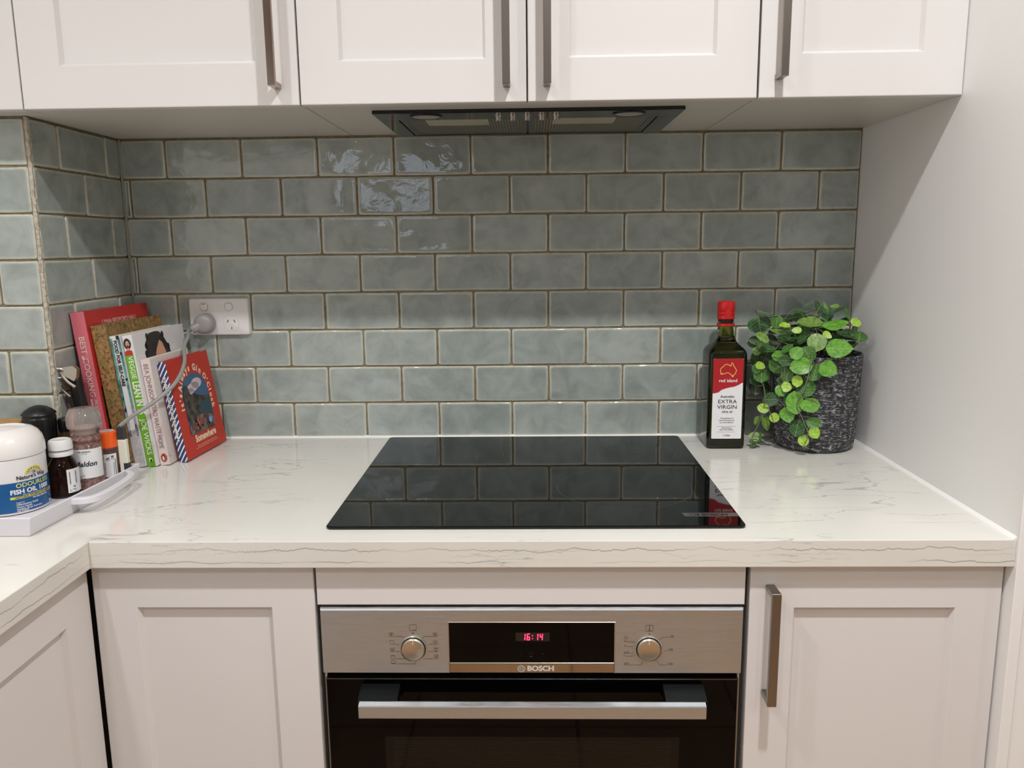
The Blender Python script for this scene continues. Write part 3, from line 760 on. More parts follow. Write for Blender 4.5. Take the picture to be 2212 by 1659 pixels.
# ================================================================ POWER POINT, PLUG AND CORD
def outlet():
    cx, cz = -0.4612, 1.1572
    t = thing('power_point', 'white double power point on the tiles above the books', 'power point', (cx, 0, cz))
    bm = bmesh.new()
    def R(i, y): return [(x, y, z) for x, z in rrect(0.1230 - 2 * i, 0.0755 - 2 * i, 0.0045, 4)]
    loft(bm, [R(0, 0.0025), R(0, -0.0070), R(0.0015, -0.0098), R(0.004, -0.0110)])
    pl = fin(bm, 'plate', t, M_PLASTW, smooth=True)
    F = Plane((0, -0.0110, 0), (1, 0, 0), (0, 0, 1), 0.0001)
    for k, sx in enumerate((-0.0295, 0.0215)):
        bm = bmesh.new()
        loft(bm, [[(sx + x, y, 0.0205 + z) for x, z in rrect(0.0150 - 2 * i, 0.0152 - 2 * i, 0.0060 - i, 5)] for i, y in ((0, -0.0105), (0, -0.0122), (0.0008, -0.0128))])
        sw = fin(bm, 'switch', t, M_PLASTW, smooth=True)
        g = rrect(0.0160, 0.0162, 0.0064, 5, sx, 0.0205)
        shapes(pl, F, stroke(g + [g[0]], 0.0006), P('groove', (128, 122, 116), 0.6), 'switch_groove', k=1)
        if k == 0:
            shapes(sw, Plane((0, -0.0128, 0), (1, 0, 0), (0, 0, 1), 0.0001), [rect(sx - 0.0026, sx + 0.0022, 0.0253, 0.0266)], P('switch_mark', (130, 30, 24), 0.5), 'on_mark')
    sx = 0.0245
    g = rrect(0.0300, 0.0300, 0.0090, 6, sx, -0.0135)
    shapes(pl, F, stroke(g + [g[0]], 0.0004), P('socket_line', (186, 180, 176), 0.6), 'socket_outline', k=1)
    sl = stroke([(sx - 0.0083, -0.0118), (sx - 0.0052, -0.0062)], 0.0016) + stroke([(sx + 0.0083, -0.0118), (sx + 0.0052, -0.0062)], 0.0016) + stroke([(sx + 0.0004, -0.0205), (sx + 0.0004, -0.0260)], 0.0014)
    shapes(pl, F, sl, M_PRINTK, 'socket_slots', k=2)
    # plug with its side-entry neck, and the cord that hangs from it
    M_PLUG = P('grey_rubber', (150, 146, 146), 0.38)
    t = thing('power_plug', 'round grey plug in the power point, its grey cord drooping before the books', 'plug', (-0.4875, -0.011, 1.1445))
    bm = bmesh.new()
    lathe(bm, [(0.0192, -0.0002), (0.0204, 0.003), (0.0204, 0.016), (0.0188, 0.021), (0.0145, 0.0245), (0.0080, 0.0262), (0.0002, 0.0266)], 40)
    bmesh.ops.rotate(bm, verts=bm.verts, matrix=Matrix.Rotation(PI / 2, 3, 'X'))
    fin(bm, 'body', t, M_PLUG, smooth=True)
    bm = bmesh.new(); p0 = Vector((-0.0080, -0.0180, -0.0040)); dv = Vector((-0.80, -0.42, -0.40)).normalized()
    tube(bm, [p0, p0 + dv * 0.010, p0 + dv * 0.0100001 + dv * 0.004, p0 + dv * 0.0165], lambda s: 0.0098 if s < 0.62 else 0.0086, n=20, sub=4)
    fin(bm, 'neck', t, M_PLUG, smooth=True)
    base = Vector((-0.4875, -0.011, 1.1445)); s = base + p0 + dv * 0.014
    pts = [s, s + dv * 0.010, Vector((-0.5020, -0.072, 1.1240)), Vector((-0.4965, -0.106, 1.1080)), Vector((-0.4790, -0.152, 1.0810)), Vector((-0.4765, -0.203, 1.0525)), Vector((-0.4990, -0.242, 1.0265)), Vector((-0.5220, -0.273, 1.0090)), Vector((-0.5290, -0.300, 1.0000)), Vector((-0.5300, -0.312, 0.9960))]
    pts = [p - base for p in pts]
    bm = bmesh.new(); tube(bm, pts, 0.0036, n=12, sub=8)
    fin(bm, 'cord', t, P('cord_grey', (148, 148, 146), 0.42), smooth=True)
outlet()

# ================================================================ BOOKS
M_PAGES = noisy('paper_edges', (236, 230, 216), (214, 206, 190), 30, 0.9, 0.3, 0.0005, sc=(60, 1, 1))
def book(name, label, tl, topz, lean, th, dp, cover, spine=None, yaw=-0.03, hard=False, round_=0.0):
    """tl: x and y of the top left corner of its spine; lean in degrees, its top to the left"""
    a = math.radians(lean); h = (topz - ZB) / math.cos(a)
    x0 = tl[0] + h * math.sin(a); y0 = tl[1]
    t = thing(name, label, 'book', (x0, y0, ZB + 0.0004), (0, -a, yaw), 'cookbooks leaning beside the power point')
    c = 0.0022 if hard else 0.0006; o_ = 0.003 if hard else 0.0
    sp = spine or cover
    bm = bmesh.new()
    box(bm, 0, c, 0.0006, dp, 0, h, bev=0.0002); box(bm, th - c, th, 0.0006, dp, 0, h, bev=0.0002)
    fin(bm, 'cover', t, cover)
    bm = bmesh.new()
    n = 7; outer = [(th * i / (n - 1), -round_ * math.sin(PI * i / (n - 1))) for i in range(n)]
    pts = outer + [(th - 0.0001, 0.0014), (0.0001, 0.0014)]
    loft(bm, [[(x, y, 0.0) for x, y in pts], [(x, y, h) for x, y in pts]])
    fin(bm, 'spine', t, sp)
    fin(box(bmesh.new(), c, th - c, 0.0012, dp - o_, o_, h - o_), 'pages', t, M_PAGES)
    SP = Plane((th / 2, -round_ - 0.0001, h), (0, 0, -1), (1, 0, 0), 0.00025)   # reads downwards: a is distance below the top
    CV = Plane((th, 0, h), (0, 1, 0), (0, 0, 1), 0.00025)      # right-hand cover: a is distance from the spine, b up from the top edge
    return t, SP, CV, h, th
M_BRED = P('book_red', (186, 44, 40), 0.35)
M_PINKSP = P('book_faded_red', (202, 104, 116), 0.45)
t, SP, CV, h, th = book('cookbook', 'tall red hardback cookbook with a faded pink spine, furthest left of the leaning books', (-0.6385, -0.238), 1.1855, 5.6, 0.0255, 0.222, M_BRED, M_PINKSP, hard=True, round_=0.0012)
lettering(t, SP, [('BEST', 0.0590, 0.0005, 0.0150, 0.01, 0, 'CENTER', 1.0), ('OF', 0.0810, 0.0040, 0.0070), ('COOKING', 0.1175, 0.0005, 0.0150, 0.01), ('IN SOUTHERN AFRICA', 0.2000, 0.0045, 0.0082, 0.01)], P('cream_print', (226, 196, 184), 0.5))
shapes(t, SP, [rect(0.0780, 0.0840, -0.0055, -0.0015)] + [rect(0.156, 0.240, -0.0055, -0.0015)], P('cream_print', (226, 196, 184), 0.5), 'spine_bars')
lettering(t, CV, [('LYNN BEDFORD HALL', 0.112, -0.0245, 0.0125, 0.01, 0, 'CENTER', 0.98)], P('cream_print', (226, 196, 184), 0.5), 'cover_lettering')
shapes(t, CV, stroke([(0.040, -0.0345), (0.184, -0.0345)], 0.0009), P('cream_print', (226, 196, 184), 0.5), 'cover_line')
shapes(t, CV, [disc(0.060, -0.105, 0.045, 0.036, 30)], P('cream_plate', (228, 218, 190), 0.5), 'cover_plate_print')
shapes(t, CV, [rect(0.008, 0.212, -h + 0.004, -0.137)], noisy('cover_photo_dark', (14, 22, 16), (52, 68, 44), 60, 0.4, 0), 'cover_photo', k=2)
shapes(t, CV, [disc(0.03, -0.205, 0.016, 0.020, 18), disc(0.045, -0.26, 0.014, 0.02, 18)], P('photo_peach', (202, 140, 96), 0.4), 'cover_photo_fruit', k=3)

M_BROWN = noisy('marbled_brown', (120, 88, 50), (160, 124, 74), 60, 0.6, 0.2, 0.0008, detail=6)
nt_, N_, L_2, bb_ = nt(M_BROWN)
_v = mapped(N_, L_2, (1, 1, 1)); _n1 = noise(N_, 95, 5, 0.6, 2.0); L_2(_v, _n1.inputs[0]); _n2 = noise(N_, 30, 3, 0.5, 1.0); L_2(_v, _n2.inputs[0])
_r = ramp(N_, [(0.36, rgba((74, 50, 28))), (0.47, rgba((138, 104, 60))), (0.60, rgba((166, 128, 78)))]); L_2(_n1.outputs[0], _r.inputs[0])
_r2 = ramp(N_, [(0.40, (0, 0, 0, 1)), (0.62, (1, 1, 1, 1))]); L_2(_n2.outputs[0], _r2.inputs[0])
L_2(mix(N_, L_2, math_(N_, L_2, 'MULTIPLY', _r2.outputs[0], 0.5), _r.outputs[0], rgba((98, 92, 52))), bb_.inputs['Base Color'])
t, SP, CV, h, th = book('cookbook', 'brown patterned hardback with no lettering, second of the leaning books', (-0.6085, -0.230), 1.1610, 6.4, 0.0270, 0.205, M_BROWN, hard=True, round_=0.0010)

M_BWHITE = P('book_white', (222, 220, 220), 0.3)
t, SP, CV, h, th = book('cookbook', 'thin white and teal paperback on self care, between the brown and green books', (-0.5780, -0.2265), 1.1420, 6.4, 0.0185, 0.195, M_BWHITE, yaw=-0.03)
teal = noisy('teal_print', (26, 84, 84), (120, 180, 172), 50, 0.35, 0, sc=(1, 1, 1))
shapes(t, SP, [rect(0.004, 0.150, -0.0094, -0.0048), rect(0.004, 0.150, 0.0050, 0.0094)], teal, 'spine_photo')
shapes(t, SP, [rect(0.128, 0.185, -0.0094, -0.0046), rect(0.128, 0.185, 0.0048, 0.0094)], noisy('plum_print', (26, 26, 52), (206, 206, 214), 60, 0.35, 0), 'spine_photo', k=2)
shapes(t, SP, [rect(0.0, 0.007, 0.0030, 0.0085), rect(0.030, 0.035, 0.0046, 0.0080), rect(0.078, 0.082, 0.005, 0.0092)], M_PRINTK, 'spine_marks', k=3)
shapes(t, SP, [rect(0.174, h, -0.0094, 0.0094)], noisy('speckled_grey', (176, 174, 176), (198, 196, 198), 140, 0.5, 0), 'spine_speckle', k=2)
lettering(t, SP, [('FOOD FOR SELF-CARE', 0.0500, -0.0002, 0.0088, 0.03, 0, 'CENTER', 0.95)], M_PRINTK, k=4)

M_GREEN = P('book_green', (106, 176, 28), 0.35)
t, SP, CV, h, th = book('cookbook', 'white paperback with bright green spine and a curly-haired man pictured on its cover', (-0.5575, -0.2220), 1.1425, 6.3, 0.0180, 0.200, M_BWHITE, yaw=-0.03)
shapes(t, SP, [rect(0.0365, h, -0.0089, 0.0058)], M_GREEN, 'spine_band')
shapes(t, SP, [disc(0.0310, -0.0010, 0.0012, 0.0001, 4), [(0.0365, -0.0088), (0.0365, 0.0056), (0.0290, 0.0052), (0.0270, 0.0015), (0.0270, -0.0045), (0.0290, -0.0082)]], P('shirt_red', (186, 46, 30), 0.4), 'spine_portrait_shirt', k=2)
shapes(t, SP, [disc(0.0155, -0.0014, 0.0100, 0.0066, 18)], M_PRINTK, 'spine_portrait_hair', k=3)
shapes(t, SP, [disc(0.0168, -0.0012, 0.0068, 0.0036, 16), rect(0.022, 0.0275, -0.0030, 0.0006)], P('skin_print', (206, 156, 128), 0.5), 'spine_portrait_face', k=4)
shapes(t, SP, [disc(0.0205, -0.0012, 0.0026, 0.0032, 12), rect(0.0148, 0.0156, -0.0034, -0.0018), rect(0.0148, 0.0156, -0.0006, 0.0010)], P('beard_print', (92, 52, 36), 0.5), 'spine_portrait_beard', k=5)
lettering(t, SP, [('VEGGIE', 0.0590, -0.0012, 0.0125, 0.01), ('LEAN IN 15', 0.1150, -0.0010, 0.0175, 0.03, 0, 'CENTER', 0.70), ('JOE WICKS', 0.1880, -0.0012, 0.0135, 0.012)], M_PRINTW, k=2)
shapes(t, SP, [disc(h - 0.0125, -0.0012, 0.0042, 0.0034, 14)], M_PRINTW, 'spine_emblem', k=2)
shapes(t, SP, [disc(h - 0.0112, -0.0006, 0.0030, 0.0018, 10)], M_PRINTK, 'spine_emblem', k=3)
hair = [(0.052, -0.010), (0.060, -0.004), (0.082, -0.0025), (0.098, -0.004), (0.112, -0.014), (0.122, -0.028), (0.130, -0.040), (0.133, -0.055), (0.141, -0.068), (0.138, -0.085), (0.130, -0.092), (0.050, -0.092), (0.046, -0.075), (0.037, -0.066), (0.041, -0.054), (0.035, -0.044), (0.042, -0.034), (0.040, -0.022)]
shapes(t, CV, [hair] + [disc(x, y, 0.0055, 0.0065, 9) for x, y in ((0.040, -0.040), (0.037, -0.056), (0.044, -0.026), (0.043, -0.076), (0.126, -0.036), (0.136, -0.062), (0.139, -0.078), (0.052, -0.009), (0.110, -0.011), (0.132, -0.088))], P('hair_print', (30, 24, 24), 0.4), 'cover_portrait_hair', k=1)
shapes(t, CV, [[(0.094, -0.020), (0.104, -0.026), (0.112, -0.044), (0.117, -0.064), (0.118, -0.092), (0.068, -0.092), (0.066, -0.070), (0.070, -0.050), (0.080, -0.034)]], P('skin_print', (206, 156, 128), 0.5), 'cover_portrait_face', k=2)
shapes(t, CV, [[(0.068, -0.062), (0.078, -0.057), (0.088, -0.060), (0.088, -0.064), (0.078, -0.062), (0.068, -0.067)], [(0.096, -0.058), (0.106, -0.050), (0.114, -0.053), (0.114, -0.057), (0.106, -0.055), (0.096, -0.063)], disc(0.078, -0.071, 0.0065, 0.0034, 12), disc(0.106, -0.066, 0.0065, 0.0034, 12)], M_PRINTK, 'cover_portrait_brows', k=3)
shapes(t, CV, [disc(0.0745, -0.071, 0.0018, 0.0016, 8), disc(0.1095, -0.066, 0.0018, 0.0016, 8), [(0.090, -0.072), (0.093, -0.072), (0.095, -0.088), (0.088, -0.088)]], P('skin_light', (230, 196, 176), 0.5), 'cover_portrait_eyes', k=4)

M_BPINK = P('book_pale_pink', (222, 204, 200), 0.35)
t, SP, CV, h, th = book('cookbook', 'pale pink paperback about a waste free home, between the green-spined and blue-striped books', (-0.5330, -0.2130), 1.0975, 6.3, 0.0180, 0.150, P('book_offwhite', (218, 210, 206), 0.3), M_BPINK, yaw=-0.04)
lettering(t, SP, [('BEA JOHNSON', 0.0440, -0.0005, 0.0125, -0.010, 0, 'CENTER', 0.86), ('ZERO WASTE HOME', 0.1250, -0.0005, 0.0125, -0.010, 0, 'CENTER', 0.74)], P('thin_grey_print', (110, 104, 106), 0.5))
shapes(t, SP, [disc(h - 0.0140, 0.0, 0.0080, 0.0060, 22)], P('emblem_orange', (170, 70, 48), 0.4), 'spine_emblem', k=2)
shapes(t, SP, [disc(h - 0.0140, 0.0, 0.0068, 0.0048, 22)], P('emblem_orange_lt', (196, 92, 62), 0.4), 'spine_emblem_field', k=3)
shapes(t, SP, [disc(h - 0.0140, 0.0, 0.0056, 0.0028, 14)], M_PRINTK, 'spine_emblem_bird', k=4)
shapes(t, SP, [disc(h - 0.0132, -0.0004, 0.0042, 0.0017, 12)], M_PRINTW, 'spine_emblem_belly', k=5)
shapes(t, CV, stroke([(0.003, -0.176), (0.003, -0.184), (0.010, -0.184)], 0.0006), M_PRINTG, 'cover_mark', k=1)

M_GRED = P('book_scarlet', (190, 50, 34), 0.5)
mt = P('blue_stripes', (52, 60, 108), 0.5); _t, N_, L_2, bb_ = nt(mt)
_tc = N_('ShaderNodeTexCoord'); _s = N_('ShaderNodeSeparateXYZ'); L_2(_tc.outputs['Object'], _s.inputs[0])
_d = math_(N_, L_2, 'FRACT', math_(N_, L_2, 'MULTIPLY', math_(N_, L_2, 'SUBTRACT', math_(N_, L_2, 'MULTIPLY', _s.outputs[2], 0.75), _s.outputs[0]), 112.0))
_c = math_(N_, L_2, 'GREATER_THAN', _d, 0.68); L_2(mix(N_, L_2, _c, rgba((52, 60, 108)), rgba((232, 232, 232))), bb_.inputs['Base Color'])
t, SP, CV, h, th = book('cookbook', 'small red hardback with blue and white striped spine, furthest right of the books', (-0.5122, -0.1940), 1.0890, 8.8, 0.0155, 0.166, M_GRED, mt, yaw=-0.065, hard=True, round_=0.0008)
lettering(t, SP, [("It's Always Gin O'Clock Somewhere", 0.0905, -0.0005, 0.0088, 0.05, 0, 'CENTER', 0.94)], M_PRINTK, 'spine_lettering_shadow', k=1)
lettering(t, SP, [("It's Always Gin O'Clock Somewhere", 0.0900, 0.0000, 0.0088, 0.035, 0, 'CENTER', 0.94)], P('spine_cream', (238, 232, 226), 0.5), k=3)
# arched picture on the cover
def arch(x0, x1, y0, y1, n=14, f=1.0):
    cx, r = (x0 + x1) / 2, (x1 - x0) / 2
    return [(x0, y0), (x1, y0)] + [(cx + r * math.cos(PI * k / n), y1 - r * f + r * f * math.sin(PI * k / n)) for k in range(n + 1)]
def G(polys): return [[(0.033 + (x - 0.052) * 1.48, -0.036 + (y + 0.046) * 1.02) for x, y in p] for p in polys]
def pic(polys, mat, name, k): shapes(t, CV, G(polys), mat, name, k=k)
pic([arch(0.052, 0.121, -0.158, -0.046)], P('picture_sky', (62, 98, 132), 0.5), 'cover_picture_sky', 1)
pic([disc(0.082, -0.072, 0.017, 0.009, 14, 0.2), disc(0.094, -0.066, 0.014, 0.010, 14), disc(0.074, -0.078, 0.010, 0.006, 12)], P('picture_cloud', (206, 188, 196), 0.5), 'cover_picture_cloud', 2)
pic([[(0.080, -0.158), (0.121, -0.158), (0.121, -0.096), (0.080, -0.096)]], P('picture_sea', (44, 74, 84), 0.5), 'cover_picture_sea', 3)
pic([[(0.0522, -0.128), (0.0522, -0.088), (0.056, -0.070), (0.062, -0.063), (0.068, -0.068), (0.072, -0.084), (0.084, -0.084), (0.098, -0.092), (0.119, -0.096), (0.108, -0.102), (0.092, -0.104), (0.086, -0.118), (0.088, -0.140), (0.060, -0.140)]], noisy('picture_cliff', (26, 26, 26), (92, 82, 72), 70, 0.5, 0), 'cover_picture_cliff', 4)
pic([[(0.052, -0.158), (0.121, -0.158), (0.121, -0.138), (0.106, -0.130), (0.088, -0.126), (0.070, -0.128), (0.052, -0.140)]], noisy('picture_beach', (58, 50, 52), (136, 112, 104), 90, 0.5, 0), 'cover_picture_beach', 5)
for k, (nm, cc, cnt) in enumerate((('dark', (26, 26, 32), 9), ('rose', (150, 66, 66), 7), ('orange', (214, 92, 44), 3))):
    pic([disc(random.uniform(0.060, 0.116), random.uniform(-0.154, -0.130), random.uniform(0.0013, 0.0036), random.uniform(0.0016, 0.0045), 9) for q in range(cnt)], P('picture_' + nm, cc, 0.5), 'cover_picture_parasols', 6 + k)
pic([disc(0.108, -0.143, 0.0050, 0.0062, 12)], P('picture_blue', (120, 166, 206), 0.5), 'cover_picture_parasol', 9)
cream = P('cover_cream', (238, 206, 176), 0.5)
def outline(s_):  # left side up, over the arch, right side down
    xl, xr, yb, yt = 0.0255, 0.1430, -0.128, -0.0830; r = (xr - xl) / 2; cx = (xl + xr) / 2
    Ls = yt - yb
    if s_ < Ls: return xl, yb + s_, PI / 2
    if s_ < Ls + PI * r:
        th_ = PI - (s_ - Ls) / r; return cx + r * math.cos(th_), yt + r * math.sin(th_), th_ - PI / 2
    return xr, yt - (s_ - Ls - PI * r), -PI / 2
def along(txt, s0, s1, size):
    n = len(txt); its = []
    for i, ch in enumerate(txt):
        x, y, a = outline(s0 + (s1 - s0) * (i + 0.5) / n); its.append((ch, x, y, size, 0.05, 0, 'CENTER', 0.95, a))
    lettering(t, CV, its, cream, 'cover_lettering', k=2, join=True)
along("It's", 0.026, 0.062, 0.0170); along("Always", 0.066, 0.136, 0.0175); along("Gin", 0.146, 0.180, 0.0180); along("O'Clock", 0.188, 0.262, 0.0165)
lettering(t, CV, [('Somewhere', 0.0870, -0.1600, 0.0190, 0.05, 0, 'CENTER', 0.92, 0.0), ('Classic cocktail recipes from around the world', 0.0870, -0.1735, 0.0044, 0.0, 0, 'CENTER', 0.95, 0.0)], cream, 'cover_lettering', k=2)
shapes(t, CV, stroke([(0.040, -0.1775), (0.134, -0.1775)], 0.0006), cream, 'cover_line')

# ================================================================ TRAY AND WHAT STANDS IN IT
def tray():
    t = thing('tray', 'white plastic handled tray in the left corner holding jars and bottles', 'tray', (-0.64, -0.44, ZB))
    ox, oy = -0.64, -0.44
    bot = [(-0.5295, -0.5795), (-0.5130, -0.3020), (-0.762, -0.3020), (-0.762, -0.5795)]
    top = [(-0.5245, -0.5825), (-0.5065, -0.2985), (-0.766, -0.2985), (-0.766, -0.5825)]
    def rr(q, z, i):
        cx = sum(p[0] for p in q) / 4; cy = sum(p[1] for p in q) / 4
        out = []
        for (x, y) in q: out.append((x - ox - math.copysign(i, x - cx), y - oy - math.copysign(i, y - cy), z))
        return out
    bm = bmesh.new()
    loft(bm, [rr(bot, 0.0, 0.0015), rr(bot, 0.0015, 0), rr(top, 0.0275, 0.0), rr(top, 0.0285, 0.0008), rr(top, 0.0285, 0.0030), rr(top, 0.0275, 0.0036), rr(bot, 0.0052, 0.0036), rr(bot, 0.0044, 0.0050)])
    fin(bm, 'body', t, M_TRAY)
    path = [(-0.5265, -0.486), (-0.5040, -0.482), (-0.4930, -0.472), (-0.4880, -0.450), (-0.4875, -0.410), (-0.4900, -0.375), (-0.4970, -0.350), (-0.5150, -0.335)]
    P_ = catmull([(x - ox, y - oy, 0) for x, y in path], 5)
    rings = []
    for i, p in enumerate(P_):
        tg = (P_[min(i + 1, len(P_) - 1)] - P_[max(0, i - 1)]).normalized(); nn = Vector((tg.y, -tg.x, 0))
        w2 = 0.0045
        rings.append([tuple(p + nn * a + Vector((0, 0, z))) for a, z in ((-w2, 0.0165), (w2, 0.0165), (w2 + 0.001, 0.0175), (w2 + 0.001, 0.0252), (w2, 0.0262), (-w2, 0.0262))])
    bm = bmesh.new(); loft(bm, rings); fin(bm, 'handle', t, M_TRAY)
tray()
ZF = ZB + 0.0050

def jar():
    r = 0.0525; cx, cy = -0.6290, -0.4620
    t = thing('supplement_jar', 'big white jar with domed lid and blue label at the front of the tray', 'jar', (cx, cy, ZF))
    bm = bmesh.new(); lathe(bm, [(r - 0.004, 0), (r - 0.0008, 0.0015), (r - 0.0005, 0.004), (r - 0.0005, 0.083), (r - 0.003, 0.086)], 56)
    fin(bm, 'body', t, P('jar_white', (226, 222, 220), 0.3), smooth=True)
    bm = bmesh.new()
    lathe(bm, [(r + 0.0004, 0.0858), (r + 0.0008, 0.0866), (r + 0.0004, 0.100), (r - 0.002, 0.110), (r - 0.007, 0.118), (r - 0.014, 0.1235), (r - 0.022, 0.1260), (r - 0.0235, 0.1250), (r - 0.026, 0.1240), (r - 0.030, 0.1242), (0.010, 0.1262), (0.0005, 0.1268)], 56)
    fin(bm, 'lid', t, P('lid_white', (232, 228, 224), 0.22), smooth=True)
    D = Drum(0, 0, r, math.radians(-22), 0.0)
    blue = P('label_blue', (18, 84, 138), 0.35)
    shapes(t, D, drumquads(-0.150, 0.0445, 0.0045, 0.0500, 48), blue, 'label', k=0.3)
    yel = P('label_yellow', (236, 220, 70), 0.4)
    arc = []
    for i in range(24):
        a = -0.0000 + i
    lettering(t, D, [("Nature's Way", 0.0010, 0.0560, 0.0086, 0.02, 0, 'CENTER', 0.96)], M_PRINTK, 'label_lettering', k=2)
    lettering(t, D, [('ODOURLESS', 0.0035, 0.0445, 0.0094, 0.01, 0, 'CENTER', 1.05)], P('label_paleyellow', (226, 226, 120), 0.4), 'label_lettering', k=2)
    lettering(t, D, [('FISH OIL 1000', -0.0020, 0.0352, 0.0096, 0.035, 0, 'CENTER', 1.05), ('No fishy aftertaste', 0.0110, 0.0226, 0.0036, 0.02), ('Natural fish oil 1g (1000mg) per capsule', 0.0030, 0.0300, 0.0024),
                     ('Supports:', -0.0260, 0.0190, 0.0030, 0, 0, 'LEFT'), ('Inflammation Relief', -0.0260, 0.0158, 0.0040, 0.01, 0, 'LEFT'), ('Heart Health', -0.0260, 0.0122, 0.0040, 0.01, 0, 'LEFT'), ('Healthy Brain Function', -0.0260, 0.0088, 0.0040, 0.01, 0, 'LEFT'), ('Eye Health', -0.0260, 0.0062, 0.0036, 0.01, 0, 'LEFT'), ('200', 0.0330, 0.0078, 0.0052, 0.04)], M_PRINTW, 'label_lettering', k=2)
    shapes(t, D, drumquads(-0.0330, 0.0420, 0.0246, 0.0284, 20), P('label_gold', (214, 200, 92), 0.4), 'label_band', k=1)
    lettering(t, D, [('NATURAL SOURCE OF OMEGA-3', 0.0050, 0.0266, 0.0037, 0.02, 0, 'CENTER', 1.15)], P('label_navy', (24, 46, 74), 0.4), 'label_lettering', k=2)
    fan = [(0.0040 + 0.0140 * math.cos(a), 0.0610 + 0.0092 * math.sin(a)) for a in [PI * k / 16 for k in range(17)]]
    shapes(t, D, [fan], yel, 'emblem', k=2)
    br = []
    for k in range(7):
        a = math.radians(18 + 24 * k); x1, y1 = 0.0040 + 0.0105 * math.cos(a), 0.0610 + 0.0072 * math.sin(a)
        br += stroke([(0.0040, 0.0614), (x1, y1)], 0.0004) + [disc(x1, y1, 0.0011, 0.0007, 8)]
    br += [disc(0.0040, 0.0614, 0.0014, 0.0010, 10)] + stroke([(-0.0108, 0.0608), (0.0040, 0.0594), (0.0188, 0.0608)], 0.0004)
    shapes(t, D, br, P('emblem_green', (70, 74, 20), 0.4), 'emblem_tree', k=3)
    shapes(t, D, ring_strokes(0.0360, 0.0190, 0.0052, 0.0005, 20), M_PRINTW, 'label_ring', k=1)
jar()

M_AMBER = P('amber_glass', (52, 22, 8), 0.05, 0, Transmission_Weight=0.75, IOR=1.3)
def pills():
    cx, cy, r = -0.5805, -0.4020, 0.0228
    t = thing('pill_bottle', 'small dark brown pill bottle with a white cap, behind the blue-labelled jar', 'bottle', (cx, cy, ZF))
    bm = bmesh.new(); lathe(bm, [(r - 0.003, 0), (r, 0.003), (r, 0.044), (r - 0.001, 0.050), (r - 0.005, 0.0575), (r - 0.0085, 0.0630), (r - 0.0085, 0.068)], 40)
    fin(bm, 'body', t, M_AMBER, smooth=True)
    bm = bmesh.new(); q = 0.0172
    lathe(bm, [(q, 0.0665), (q + 0.0006, 0.0670), (q + 0.0006, 0.0715), (q - 0.0002, 0.0722), (q - 0.0002, 0.0740), (q + 0.0006, 0.0746), (q + 0.0006, 0.0750)], 40)
    fin(bm, 'tamper_ring', t, M_PLASTW, smooth=True)
    bm = bmesh.new(); lathe(bm, [(q - 0.0012, 0.0740), (q - 0.0012, 0.0765)], 40); fin(bm, 'cap_gap', t, P('navy_gap', (20, 20, 44), 0.4))
    bm = bmesh.new(); lathe(bm, [(q, 0.0764), (q + 0.0006, 0.0770), (q + 0.0004, 0.0880), (q - 0.001, 0.0915), (q - 0.0035, 0.0928), (q - 0.0055, 0.0920), (0.0002, 0.0918)], 40)
    fin(bm, 'cap', t, M_PLASTW, smooth=True)
    # capsules inside
    cap = P('capsule', (176, 96, 34), 0.3)
    for k in range(16):
        bm = bmesh.new(); rr = 0.0035
        lathe(bm, [(0.0003, -0.009), (rr * 0.7, -0.008), (rr, -0.006), (rr, 0.006), (rr * 0.7, 0.008), (0.0003, 0.009)], 10)
        a = random.uniform(-2.6, 0.4); d = random.uniform(0.002, 0.0105)
        fin(bm, 'capsule', t, cap, smooth=True, loc=(d * math.cos(a), d * math.sin(a), 0.006 + 0.0016 * k), rot=(PI / 2 + random.uniform(-.4, .4), 0, random.uniform(0, 3)))
    D = Drum(0, 0, r, math.radians(-25), 0.0)
    lab = P('label_white', (226, 226, 226), 0.45)
    shapes(t, D, drumquads(-0.0090, 0.020, 0.0075, 0.0460, 12), lab, 'label', k=0.5)
    bars = []; random.seed(3); y = 0.0215
    while y < 0.0425:
        hh = random.choice((0.0004, 0.0007, 0.0011)); bars.append(rect(-0.0058, 0.0065, y, y + hh)); y += hh + random.choice((0.0005, 0.0008))
    shapes(t, D, bars, M_PRINTK, 'barcode', k=2)
    shapes(t, D, [rect(-0.0005, 0.003, 0.0165, 0.0182), rect(-0.0065, -0.0055, 0.0125, 0.0135), rect(-0.002, 0.004, 0.0125, 0.0132), rect(-0.0062, 0.004, 0.0102, 0.0109)], M_PRINTK, 'label_lettering', k=2)
    random.seed(11)
pills()

